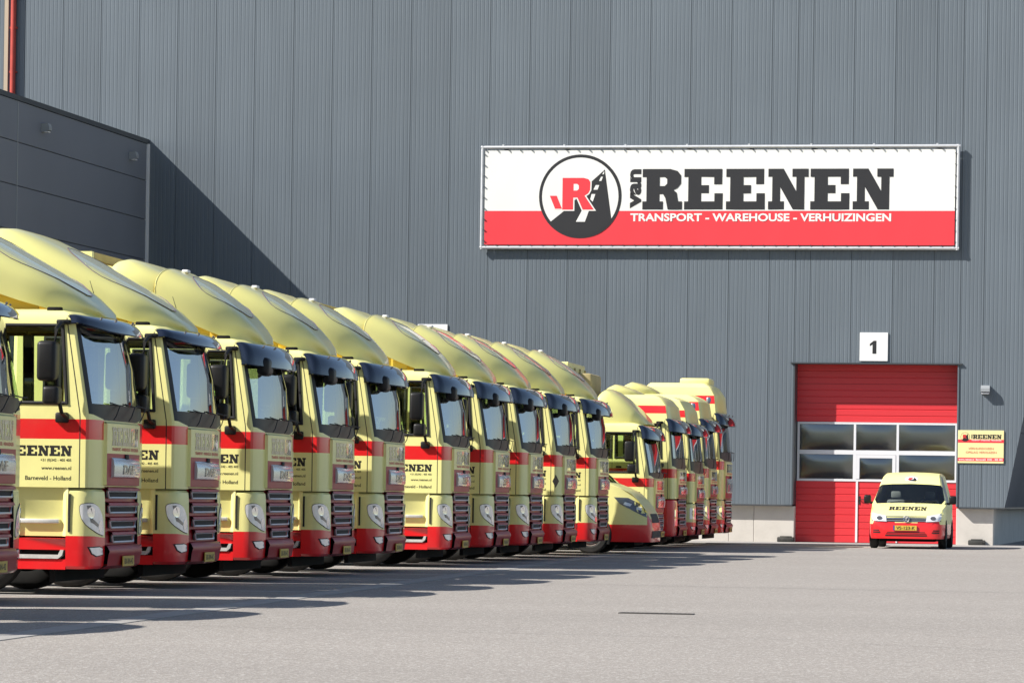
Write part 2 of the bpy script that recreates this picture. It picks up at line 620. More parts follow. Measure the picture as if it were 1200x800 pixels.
cut_sheet(DX1 + 0.05, -6.28)
x = -6.28
while x < -3.2:
    cut_sheet(x, min(x + PW, -3.1))
    x += PW
# the side beyond the fold: sheets in tilted rows, their shade darkened into the colour
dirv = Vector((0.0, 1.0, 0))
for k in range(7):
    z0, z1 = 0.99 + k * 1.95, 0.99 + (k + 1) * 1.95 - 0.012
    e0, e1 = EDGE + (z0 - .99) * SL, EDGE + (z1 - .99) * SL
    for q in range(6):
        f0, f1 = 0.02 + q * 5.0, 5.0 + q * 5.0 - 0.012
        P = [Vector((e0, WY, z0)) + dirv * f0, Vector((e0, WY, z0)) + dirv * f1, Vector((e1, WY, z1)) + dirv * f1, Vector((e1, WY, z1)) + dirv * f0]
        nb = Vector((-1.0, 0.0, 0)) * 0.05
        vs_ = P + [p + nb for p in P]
        WN('side_panel', MB().add(vs_, [(0, 1, 2, 3), (4, 7, 6, 5), (0, 4, 5, 1), (1, 5, 6, 2), (2, 6, 7, 3), (3, 7, 4, 0)], 'side_steel_shaded').mesh('side_panel', 0))
# core behind the sheets, with the door opening left free
b = MB()
b.box(-40, DX0 - 0.02, WY + 0.031, WY + 1.4, 0.995, TOP, 'trim_dark')
b.box(DX0 - 0.02, DX1 + 0.02, WY + 0.031, WY + 1.4, DZ + 0.045, TOP, 'trim_dark')
b.box(DX1 + 0.02, -5.74, WY + 0.031, WY + 30.0, 0.995, TOP, 'trim_dark')
WN('wall_core', b.mesh('wall_core', 0))
b = MB().box(-40, -2.9, WY - 0.03, WY + 30.0, TOP + 0.005, TOP + 0.2, 'trim_dark')
WN('roof_trim', b.mesh('roof_trim', 0))
# drip trim at the foot of the cladding
b = MB()
b.box(-29, DX0 - 0.04, WY - 0.012, WY + 0.22, 0.955, 0.988, 'trim_dark')
b.box(DX1 + 0.05, EDGE + 0.02, WY - 0.012, WY + 0.22, 0.955, 0.988, 'trim_dark')
b.add([(EDGE + .02, WY - .012, .955), (EDGE + .02, WY - .012, .988), (EDGE + .02, WY + 30.0, .988), (EDGE + .02, WY + 30.0, .955)], [(0, 1, 2, 3)], 'trim_dark')
WN('drip_trim', b.mesh('drip_trim', 0))
# flashings of the door opening
b = MB()
b.box(DX0 - 0.12, DX1 + 0.12, WY - 0.06, WY + 0.58, DZ + 0.002, DZ + 0.038, 'trim_dark')
b.box(DX0 - 0.04, DX0 - 0.004, WY - 0.022, WY + 0.58, 0.992, DZ, 'trim_dark')
b.box(DX1 + 0.004, DX1 + 0.045, WY - 0.022, WY + 0.58, 0.992, DZ, 'wall_steel')
WN('door_flashing', b.mesh('door_flashing', 0))
# concrete plinth slabs
PY = WY + 0.21
xs = [-29, -26, -23, -20, -17.2, -14.4, -12.87, -12.21, DX0]
for a, c in zip(xs[:-1], xs[1:]):
    WN('plinth_slab', MB().rbox(a + .004, c - .004, PY, PY + 0.4, -0.03, 0.953, 0.008, 'concrete', 1).mesh('plinth_slab', 0))
WN('plinth_slab', MB().rbox(DX1 + .004, -5.97, PY, PY + 0.4, -0.03, 0.953, 0.008, 'concrete', 1).mesh('plinth_slab', 0))
pl0 = Vector((-5.965, PY + 0.01, 0))
b = MB()
for q in range(6):
    a0, a1 = pl0 + dirv * (q * 5.0), pl0 + dirv * (q * 5.0 + 4.99)
    bb = MB().add([a0 + Vector((0, 0, -.03)), a1 + Vector((0, 0, -.03)), a1 + Vector((0, 0, .95)), a0 + Vector((0, 0, .95))] + [p + Vector((-.3, 0, 0)) for p in (a0 + Vector((0, 0, -.03)), a1 + Vector((0, 0, -.03)), a1 + Vector((0, 0, .95)), a0 + Vector((0, 0, .95)))], [(0, 1, 2, 3), (3, 2, 6, 7), (1, 5, 6, 2), (0, 3, 7, 4)], 'concrete')
    WN('plinth_slab', bb.mesh('plinth_slab', 0))
# hall interior seen dimly through the door windows
b = MB()
b.box(DX0 - .3, DX1 + .3, WY + 3.6, WY + 3.7, 0, 5, 'hall_dark')
b.box(DX0 - .4, DX0 - .3, WY + 1.41, WY + 3.7, 0, 5, 'hall_dark')
b.box(DX1 + .3, DX1 + .4, WY + 1.41, WY + 3.7, 0, 5, 'hall_dark')
b.box(DX0 - .4, DX1 + .4, WY + 1.41, WY + 3.7, 5, 5.1, 'hall_dark')
WN('hall_lining', b.mesh('hall_lining', 0))

# sectional loading door, set back in its opening
DY = WY + 0.55
ld = WN('loading_door', None)
ld.location = Vector((0, 0, 0)) - wh.location


def ribbed_section(x0, x1, z0, z1, n, mat='door_red'):
    """door section with pressed horizontal grooves"""
    rows = []
    pts = [(z0 + .004, .03), (z0 + .004, 0)]
    for k in range(1, n):
        c = z0 + (z1 - z0) * k / n
        pts += [(c - .016, 0), (c - .006, .012), (c + .006, .012), (c + .016, 0)]
    pts += [(z1 - .004, 0), (z1 - .004, .03)]
    b = MB()
    b.grid([[(x0, DY + y, z) for z, y in pts], [(x1, DY + y, z) for z, y in pts]], mat)
    return b.mesh('door_section', 0)


PX0, PX1 = -9.55, -8.50
for z0, z1 in ((0.02, 0.56), (0.56, 1.10), (1.10, 1.62)):
    for a, c in ((DX0, PX0 - 0.03), (PX0 + 0.03, PX1 - 0.02), (PX1 + 0.02, DX1)):
        WN('door_section', ribbed_section(a, c, z0, z1, 3), ld)
for z0, z1 in ((3.17, 3.67), (3.67, 4.17), (4.17, 4.68)):
    WN('door_section', ribbed_section(DX0, DX1, z0, z1, 3), ld)
b = MB()
FW = 0.055


def bar(x0, x1, z0, z1, y=0.0):
    b.box(x0, x1, DY - 0.02 + y, DY + 0.05 + y, z0, z1, 'frame_white')


bar(DX0 + .02, DX1 - .02, 3.115, 3.168)
bar(DX0 + .02, DX1 - .02, 2.325, 2.435)
bar(DX0 + .02, DX1 - .02, 1.622, 1.68)
for xx in (DX0 + .02, DX1 - .075):
    bar(xx, xx + .055, 1.681, 2.324)
    bar(xx, xx + .055, 2.436, 3.114)
for xx in (-9.65, -8.53):
    bar(xx, xx + .06, 2.436, 3.114)
bar(-9.66, -9.58, 1.681, 2.324)
bar(-8.54, -8.46, 1.681, 2.324)
bar(PX0 - .028, PX0 + .028, 0.03, 1.621)
bar(PX1 - .018, PX1 + .018, 0.03, 1.621)
WN('glazing_frame', b.mesh('glazing_frame', 0), ld)
b = MB()
for a, c, z0, z1 in ((-9.575, -8.545, 2.235, 2.32), (-9.575, -9.49, 1.685, 2.235), (-8.63, -8.545, 1.685, 2.235)):
    b.box(a, c, DY - .03, DY + .03, z0, z1, 'frame_white')
WN('pass_door_frame', b.mesh('pass_door_frame', 0), ld)
for a, c, z0, z1 in ((DX0 + .075, -9.65, 2.436, 3.114), (-9.59, -8.53, 2.436, 3.114), (-8.47, DX1 - .075, 2.436, 3.114),
                     (DX0 + .075, -9.66, 1.681, 2.324), (-9.49, -8.63, 1.685, 2.235), (-8.46, DX1 - .075, 1.681, 2.324)):
    nx, nz = 10, 6
    g = []
    for j in range(nz + 1):
        row = []
        for i in range(nx + 1):
            u, v = i / nx, j / nz
            bul = -0.022 * (1 - (2 * u - 1) ** 4) * (1 - (2 * v - 1) ** 4)
            row.append((a + (c - a) * u, DY + 0.02 + bul, z0 + (z1 - z0) * v))
        g.append(row)
    WN('window_pane', MB().grid(g, 'glass_door').mesh('window_pane', 60), ld)
b = MB().box(PX0 + .05, PX0 + .09, DY - .012, DY - .002, 1.02, 1.24, 'rubber').tube([(PX0 + .07, DY - .05, 1.15), (PX0 + .2, DY - .06, 1.15)], .012, 'rubber').tube([(PX0 + .07, DY - .0, 1.15), (PX0 + .07, DY - .055, 1.15)], .012, 'rubber')
WN('door_handle', b.mesh('door_handle'), ld)
b = MB().box(DX0, DX1, DY - 0.01, DY + .04, -0.01, 0.02, 'rubber')
WN('door_seal', b.mesh('door_seal', 0), ld)

# red downpipe with its tan conduit, high on the wall above the annex roof
b = MB().tube([(-32.6, WY - .09, 10.7), (-32.6, WY - .09, 14.8)], .075, 'pipe_red', 12)
for z in (11.2, 12.4, 13.6):
    b.box(-32.7, -32.5, WY - .1, WY - .002, z, z + .05, 'pipe_red')
pp = link('downpipe', b.mesh('downpipe'), label='narrow red downpipe high on the ribbed wall above the annex roof', cat='pipe')
b = MB().box(-32.87, -32.76, WY - .05, WY - .004, 10.7, 14.8, 'pipe_tan')
link('cable_duct', b.mesh('cable_duct', 0), label='thin tan cable duct running up beside the red downpipe', cat='cable duct')

# ------------------------------------------------------------------ the low annex on the left
AX, AZ = -28.77, 10.58
an = link('annex_building', None, None, (-36, 88, 0), label='low dark panelled annex building in shade beside the ribbed warehouse wall', cat='building')


def AN(name, mesh):
    o = link(name, mesh, an)
    o.location = -an.location
    return o


b = MB().box(-44, AX - 0.06, 62, WY - 0.05, 0, AZ - .12, 'trim_dark')
AN('wall_core', b.mesh('wall_core', 0))
zz = [0.0, 1.9, 2.97, 4.04, 5.11, 6.18, 7.33, 8.41, 9.46, 10.46]
yy = [62.0, 74.4, 86.57, WY - 0.16]
for z0, z1 in zip(zz[:-1], zz[1:]):
    for y0, y1 in zip(yy[:-1], yy[1:]):
        AN('cladding_panel', MB().rbox(AX - 0.05, AX, y0 + .006, y1 - .006, z0 + .009, z1 - .009, 0.006, 'annex_steel', 1).mesh('cladding_panel', 0))
for yk in yy[1:3]:
    AN('joint_strip', MB().box(AX - .03, AX + .008, yk - .025, yk + .025, 0, 10.45, 'lamp_grey').mesh('joint_strip', 0))
AN('roof_trim', MB().box(AX - 0.4, AX + 0.03, 62, WY - .01, 10.46, AZ, 'trim_dark').mesh('roof_trim', 0))
AN('corner_trim', MB().box(AX - 0.05, AX + 0.05, WY - 0.15, WY - .012, 0.0, 10.455, 'trim_light').mesh('corner_trim', 0))


# ------------------------------------------------------------------ wall lamps
def lamp_mesh():
    b = MB()
    prof = [(0, -.10), (0, .11), (.17, .11), (.20, .03), (.20, -.05), (.05, -.10)]
    b.prism(prof, lambda a, c: (-.115, -a, c), lambda a, c: (.115, -a, c), 'lamp_grey')
    b.box(-.095, .095, -.17, -.06, -.108, -.080, 'frame_white')
    return b.mesh('wall_lamp', 0)


lm = lamp_mesh()
link('wall_lamp', lm, None, (-6.20, WY, 4.03), label='small grey wedge lamp on the ribbed wall above the cream company board', cat='wall lamp', group='wall lamps')
link('wall_lamp', lm, None, (AX + .001, 88.5, 9.98), (0, 0, math.pi / 2), label='small grey lamp on the dark annex wall nearer the joint strip', cat='wall lamp', group='wall lamps')
link('wall_lamp', lm, None, (AX + .001, 96.0, 9.98), (0, 0, math.pi / 2), label='small grey lamp on the dark annex wall beside the pale corner trim', cat='wall lamp', group='wall lamps')

# ------------------------------------------------------------------ the big banner
BX0, BX1, BZ0, BZ1 = -19.58, -6.93, 7.63, 10.37
BY = WY - 0.125
sg = link('banner_sign', None, None, ((BX0 + BX1) / 2, WY, BZ0), label='large white and red company banner stretched in a metal tube frame', cat='sign')


def SG(name, mesh, parent=None, kind=None):
    o = link(name, mesh, parent or sg, kind=kind)
    if parent is None:
        o.location = -sg.location
    return o


b = MB()
fr = 0.045
for z in (BZ0 + fr, BZ1 - fr):
    b.tube([(BX0, BY, z), (BX1, BY, z)], fr, 'galvanised', 8)
for x in (BX0 + fr, BX1 - fr):
    b.tube([(x, BY, BZ0), (x, BY, BZ1)], fr, 'galvanised', 8)
SG('tube_frame', b.mesh('tube_frame'))
b = MB()
for k in range(8):
    x = BX0 + .6 + k * (BX1 - BX0 - 1.2) / 7
    for z in (BZ0 + .03, BZ1 - .03):
        b.box(x - .03, x + .03, BY + .03, WY + .01, z - .03, z + .03, 'galvanised')
    b.box(x - .025, x + .025, BY - .02, BY + .05, BZ1 - .01, BZ1 + .03, 'galvanised')
SG('wall_bracket', b.mesh('wall_bracket', 0))
CX0, CX1, CZ0, CZ1 = BX0 + .12, BX1 - .12, BZ0 + .12, BZ1 - .13
ZR = CZ0 + (CZ1 - CZ0) * 0.360
nx = 48


def bw(x, z):
    """gentle waves of the stretched sheet"""
    return BY - 0.012 + 0.0025 * math.sin(x * 3.1 + z) + 0.002 * math.sin(x * 7.3 - z * 2.2)


g = []
zs_ = [CZ0 + (ZR - CZ0) * k / 4 for k in range(5)] + [ZR + (CZ1 - ZR) * k / 6 for k in range(1, 7)]
for z in zs_:
    g.append([(CX0 + (CX1 - CX0) * i / nx, bw(CX0 + (CX1 - CX0) * i / nx, z), z) for i in range(nx + 1)])
banner = SG('banner', MB().grid(g, '', matf=lambda j, i: 'sign_red' if j < 4 else 'sign_white').mesh('banner', 60))
LV = {}


def bf(off):
    return lambda x, z: (x, BY - 0.0168 - off * .4, z)


# letters and logo; measured on the banner, 44.4 pixels per metre
PXM = 1 / 44.40


def bp(px, py):
    """banner place from picture measurements of the lettering"""
    return (CX0 + (px - 568.6) * (CX1 - CX0) / 553.2, CZ1 - (py - 176.2) * (CZ1 - CZ0) / 113.6)


b = MB()
x0, z0 = bp(757, 247.3)
x1, z1 = bp(1053, 198.8)
slab_word(b, 'REENEN', x0, z0, x1 - x0, z1 - z0, bf(.004), 'sign_dark')
vx, vz = bp(742, 246)
vx1, vz1 = bp(755.5, 199)
vs2, fs2, asp = text2d('van', 0.045)
b.add([bf(.004)(vx1 - (vx1 - vx) * q, vz + (vz1 - vz) * p) for p, q in vs2], fs2, 'sign_dark')
SG('banner_lettering', b.mesh('banner_lettering', 0, False))
b = MB()
x0, z0 = bp(743, 261.5)
x1, z1 = bp(1048.5, 251.8)
text(b, 'TRANSPORT - WAREHOUSE - VERHUIZINGEN', x0, z0, x1 - x0, z1 - z0, bf(.004), 'sign_white', 0.03)
SG('banner_subtitle', b.mesh('banner_subtitle', 0, False))


def lp(zx, zy):
    return bp(550 + zx / 4, 160 + zy / 4)


ccx, ccz = lp(532, 286)
R1 = (lp(729, 286)[0] - ccx)
R0 = R1 * 0.925


def circ(r, n=56, a0=0, a1=2 * math.pi):
    return [(ccx + r * math.cos(a0 + (a1 - a0) * k / n), ccz + r * math.sin(a0 + (a1 - a0) * k / n)) for k in range(n if a1 - a0 > 6.28 else n + 1)]


b = MB()
b.poly(circ(R1), bf(.004), 'sign_dark')
b.poly(circ(R0), bf(.007), 'sign_white')


def ang(p):
    return math.atan2(p[1] - ccz, p[0] - ccx)


pa, pb_ = lp(682, 397), lp(395, 405)
a0_, a1_ = ang(pa), ang(pb_)
Rr = R0 * 1.02
arc = [(ccx + Rr * math.cos(a0_ + (a1_ - a0_) * k / 20), ccz + Rr * math.sin(a0_ + (a1_ - a0_) * k / 20)) for k in range(21)]
b.poly([lp(648, 157)] + arc + [lp(478, 338), lp(577, 222)], bf(.010), 'sign_dark')
for q in ([(642, 168), (646, 168), (643, 180), (636, 180)], [(630, 192), (639, 192), (632, 212), (621, 212)], [(605, 232), (622, 232), (614, 254), (595, 254)], [(586, 275), (604, 275), (592, 312), (580, 300)], [(543, 350), (576, 350), (556, 408), (513, 408)]):
    b.poly([lp(*p) for p in q], bf(.013), 'sign_white')
Rp = [(447, 197), (548, 197), (571, 204), (580, 218), (579, 255), (570, 272), (553, 283), (598, 350), (545, 350), (519, 292), (499, 292), (499, 350), (447, 350)]
Vp = [(387, 283), (420, 283), (446, 346), (413, 346)]


def grow(poly, d):
    out = []
    n = len(poly)
    A = sum(poly[i][0] * poly[(i + 1) % n][1] - poly[(i + 1) % n][0] * poly[i][1] for i in range(n))
    s_ = 1 if A > 0 else -1
    for i in range(n):
        p, c, q = (Vector(poly[i - 1]), Vector(poly[i]), Vector(poly[(i + 1) % n]))
        d1, d2 = (c - p).normalized(), (q - c).normalized()
        n1, n2 = Vector((d1.y, -d1.x)) * s_, Vector((d2.y, -d2.x)) * s_
        m_ = (n1 + n2)
        m_ = m_.normalized() * min(2.0, 1 / max(.3, m_.length / 2))
        out.append(tuple(c + m_ * d))
    return out


b.poly([lp(*p) for p in grow(Rp, 6)], bf(.016), 'sign_white')
b.poly([lp(*p) for p in grow(Vp, 5)], bf(.0165), 'sign_white')
b.poly([lp(*p) for p in Rp], bf(.020), 'sign_red', [[lp(*p) for p in [(500, 226), (517, 226), (525, 234), (525, 250), (517, 258), (500, 258)]]])
b.poly([lp(*p) for p in Vp], bf(.020), 'sign_red')
SG('banner_logo', b.mesh('banner_logo', 0, False))
b = MB()
for k in range(41):
    x = CX0 + .02 + (CX1 - CX0 - .04) * k / 40
    for z, d in ((CZ1, 1), (CZ0, -1)):
        b.box(x - .008, x + .008, BY - .05, BY - .02, min(z - d * .012, z + d * .03), max(z - d * .012, z + d * .03), 'trim_dark')
for k in range(9):
    z = CZ0 + .1 + (CZ1 - CZ0 - .2) * k / 8
    for x, d in ((CX0, -1), (CX1, 1)):
        b.box(min(x - d * .012, x + d * .03), max(x - d * .012, x + d * .03), BY - .05, BY - .02, z - .008, z + .008, 'trim_dark')
SG('lashing_hooks', b.mesh('lashing_hooks', 0), kind='stuff')

# number board over the door, a second white board, and the cream company board
b = MB().rbox(-9.47, -8.74, WY - .035, WY - .003, 4.75, 5.49, .006, 'board_white', 1)
n1 = link('number_board', b.mesh('number_board', 0), label='square white number board reading 1 above the red loading door', cat='sign')
b = MB()
b.poly([(-9.11 + (a - .36) * .30, 4.94 + c * .34) for a, c in ((.26, 0), (.26, .70), (.02, .58), (.02, .76), (.36, 1), (.60, 1), (.60, 0))], lambda x, z: (x, WY - .038, z), 'sign_dark')
link('numeral', b.mesh('numeral', 0, False), n1)
b = MB().rbox(-21.25, -20.44, WY - .035, WY - .003, 4.84, 5.64, .006, 'board_white', 1)
link('number_board', b.mesh('number_board', 0), label='white board on the grey wall half hidden behind the roof deflectors', cat='sign')

cb = link('company_board', None, None, (-6.30, WY, 2.13), label='cream and red company board on the wall beside the loading door', cat='sign')


def CB(name, mesh):
    o = link(name, mesh, cb)
    o.location = -cb.location
    return o


QX0, QX1, QZ0, QZ1 = -6.89, -5.71, 2.13, 2.98


def qb(zx, zy):
    return (QX0 + (zx - 115) / 772 * (QX1 - QX0), QZ1 - (zy - 135) / 555 * (QZ1 - QZ0))


qf = lambda o: (lambda x, z: (x, WY - .0312 - o * .5, z))
CB('board', MB().rbox(QX0, QX1, WY - .03, WY - .002, QZ0, QZ1, .005, 'board_cream', 1).mesh('board', 0))
b = MB()
for y0, y1 in ((290, 345), (598, 655)):
    b.poly([qb(115, y0), qb(887, y0), qb(887, y1), qb(115, y1)], qf(0), 'sign_red')
CB('red_band', b.mesh('red_band', 0, False))
b = MB()
c0, c1 = qb(365, 278), qb(850, 205)
slab_word(b, 'REENEN', c0[0], c0[1], c1[0] - c0[0], c1[1] - c0[1], qf(.003), 'letter_black')
c0, c1 = qb(338, 278), qb(358, 205)
b.add([qf(.003)(c1[0] - (c1[0] - c0[0]) * q, c0[1] + (c1[1] - c0[1]) * p) for p, q in vs2], fs2, 'letter_black')
CB('board_lettering', b.mesh('board_lettering', 0, False))
b = MB()
c0, c1 = qb(340, 312), qb(845, 294)
text(b, 'TRANSPORT - WAREHOUSE - VERHUIZINGEN', c0[0], c0[1], c1[0] - c0[0], c1[1] - c0[1], qf(.003), 'board_white', .02)
CB('board_subtitle', b.mesh('board_subtitle', 0, False))
for s_, y0, y1, xa, xb in (('VERHUISDOZEN', 460, 425, 290, 715), ('OPSLAG VERHUIZEN', 525, 490, 250, 765)):
    b = MB()
    c0, c1 = qb(xa, y0), qb(xb, y1)
    text(b, s_, c0[0], c0[1], c1[0] - c0[0], c1[1] - c0[1], qf(.003), 'letter_red', .0)
    CB('board_line', b.mesh('board_line', 0, False))
b = MB()
c0, c1 = qb(130, 642), qb(870, 610)
text(b, 'www.reenen.nl  Barneveld  0342 - 405 405', c0[0], c0[1], c1[0] - c0[0], c1[1] - c0[1], qf(.003), 'board_white', .02)
CB('board_address', b.mesh('board_address', 0, False))
b = MB()
cx_, cz_ = qb(235, 248)
rr_ = .118
cc = lambda r, a0=0, a1=2 * math.pi, n=24: [(cx_ + r * math.cos(a0 + (a1 - a0) * k / n), cz_ + r * math.sin(a0 + (a1 - a0) * k / n)) for k in range(n)]
b.poly(cc(rr_), qf(.003), 'letter_black')
b.poly(cc(rr_ * .93), qf(.005), 'board_cream')
b.poly([(cx_ + .07, cz_ + .08)] + cc(rr_ * .95, -.7, -2.5), qf(.007), 'letter_black')
b.poly([(cx_ - .06 + (p[0] - 447) / 151 * .1, cz_ + .06 - (p[1] - 197) / 153 * .1) for p in Rp], qf(.009), 'letter_red')
CB('board_logo', b.mesh('board_logo', 0, False))

# bait boxes at the foot of the plinth
bait = MB().rbox(-.22, .22, -.2, 0, 0, .13, .025, 'bait').rbox(-.15, .15, -.18, -.02, .125, .155, .012, 'bait').box(.14, .2, -.205, -.198, .02, .07, 'rubber').mesh('bait_box')
link('bait_box', bait, None, (-11.35, PY - .005, .012), label='dark pest bait box on the ground at the plinth left of the red door', cat='bait box', group='bait boxes')
link('bait_box', bait, None, (-6.38, PY - .005, .012), label='dark pest bait box on the ground at the plinth right of the red door', cat='bait box', group='bait boxes')

# drain grating in the yard
dg_ = link('drain_grate', None, None, (-5.41, 35.9, 0), label='narrow dark steel drain grating set in the open asphalt', cat='drain')
link('frame', MB().box(-.36, .36, -.10, -.08, -.02, .009, 'grate').box(-.36, .36, .08, .10, -.02, .009, 'grate').box(-.36, -.33, -.08, .08, -.02, .009, 'grate').box(.33, .36, -.08, .08, -.02, .009, 'grate').mesh('frame', 0), dg_)
link('pit', MB().box(-.33, .33, -.08, .08, -.02, .0045, 'rubber').mesh('pit', 0), dg_)
sl = MB().box(-.012, .012, -.08, .08, .004, .008, 'grate').mesh('slat', 0)
for k in range(14):
    link('slat', sl, dg_, (-.3 + k * .046, 0, 0))

# ------------------------------------------------------------------ trucks
OUT_H = [(-.42, -1.25), (-.30, -1.25), (-.235, -1.243), (-.185, -1.215), (-.15, -1.15), (-.128, -1.04), (-.108, -.78)]


def outline_s(s, off=0.0):
    """point on the bumper outline at arc length s from the side, pushed out by off"""
    acc = 0
    for (a, b_) in zip(OUT_H[:-1], OUT_H[1:]):
        d = math.dist(a, b_)
        if s <= acc + d or b_ == OUT_H[-1]:
            k = (s - acc) / d
            x, y = a[0] + (b_[0] - a[0]) * k, a[1] + (b_[1] - a[1]) * k
            nx_, ny_ = -(b_[1] - a[1]) / d, (b_[0] - a[0]) / d
            return x - nx_ * -off if False else x + (-ny_ * 0 + (b_[1] - a[1]) / d) * off, y - (b_[0] - a[0]) / d * off
        acc += d


KN = [0]
for a_, b_ in zip(OUT_H[:-1], OUT_H[1:]):
    KN.append(KN[-1] + math.dist(a_, b_))


def patch_mesh(name, poly, off, mat, zmap, depth=0.02, side=1):
    """a curved plate on the bumper corner: polygon in (arc length, height)"""
    bm = bmesh.new()
    vs_ = [bm.verts.new((a, 0, c)) for a, c in poly]
    bm.faces.new(vs_)
    for k in KN[1:-1] + [.45, .55]:
        bmesh.ops.bisect_plane(bm, geom=bm.verts[:] + bm.edges[:] + bm.faces[:], plane_co=(k, 0, 0), plane_no=(1, 0, 0))
    bmesh.ops.triangulate(bm, faces=bm.faces[:])
    r = bmesh.ops.extrude_face_region(bm, geom=bm.faces[:])
    top = {v for v in r['geom'] if isinstance(v, bmesh.types.BMVert)}
    for v in bm.verts:
        x, y = outline_s(v.co.x, off if v in top else off - depth)
        v.co = Vector((x, y * side, zmap(v.co.z)))
    bmesh.ops.recalc_face_normals(bm, faces=bm.faces[:])
    me = bpy.data.meshes.new(name)
    bm.to_mesh(me)
    bm.free()
    me.materials.append(M[mat])
    for p in me.polygons:
        p.use_smooth = True
    me.set_sharp_from_angle(angle=math.radians(40))
    return me


def smooth_poly(p, n=4):
    out = []
    k = len(p)
    for i in range(k):
        p0, p1, p2, p3 = (Vector(p[(i + d) % k]) for d in (-1, 0, 1, 2))
        for j in range(n):
            t = j / n
            out.append(tuple(.5 * ((2 * p1) + (p2 - p0) * t + (2 * p0 - 5 * p1 + 4 * p2 - p3) * t * t + (3 * p1 - p0 - 3 * p2 + p3) * t ** 3)))
    return out


def ellipse(cs, cz, rs, rz, n=14):
    return [(cs + rs * math.cos(2 * math.pi * k / n), cz + rz * math.sin(2 * math.pi * k / n)) for k in range(n)]


def wheel_nodes(r=.5, wd=.30, tw=False):
    prof = [(r * .60, -wd / 2 + .02), (r * .68, -wd / 2), (r * .9, -wd / 2 + .005), (r * .97, -wd / 2 + .03), (r, -wd / 2 + .07), (r, wd / 2 - .07), (r * .97, wd / 2 - .03), (r * .9, wd / 2 - .005), (r * .6, wd / 2)]
    ty = MB().lathe_y(0, 0, prof, 'tyre', 36)
    for k in (-.06, 0, .06):
        ty.lathe_y(0, 0, [(r + .003, k - .008), (r + .003, k + .008)], 'rubber', 36)
    q_ = wd / .36
    rim = MB().lathe_y(0, 0, [(r * .62, -wd / 2 + .03), (r * .56, -wd / 2 + .035), (r * .52, -.02), (r * .34, -.06 * q_), (r * .3, -.10 * q_), (r * .16, -.11 * q_), (r * .14, -.14 * q_), (0.001, -.145 * q_)], 'silver', 28)
    for k in range(10):
        a = k * math.pi / 5
        rim.tube([(r * .25 * math.cos(a), -.10 * q_, r * .25 * math.sin(a)), (r * .25 * math.cos(a), -.128 * q_, r * .25 * math.sin(a))], .014, 'silver', 6)
    return [N('tyre', ty.mesh('tyre')), N('rim', rim.mesh('rim'))]


WHEEL = wheel_nodes()
SMALL_WHEEL = wheel_nodes(.37, .22)
CADDY_WHEEL = wheel_nodes(.32, .20)

BASE = dict(zb=1.14, zs0=1.65, zs1=1.86, zw0=2.03, zw1=2.85, zt=2.93, zr=None, up=None, rear=-2.1, spoiler='two', visor=1,
            body=None, bz=3.9, lamps='cf', mirror='cf', rooflamp=False, roofbox=False, rk=1.0, bul=.14, sticker=False, axles=2, small=False)


def sideq(y):
    return lambda x, z: (x, y, z)


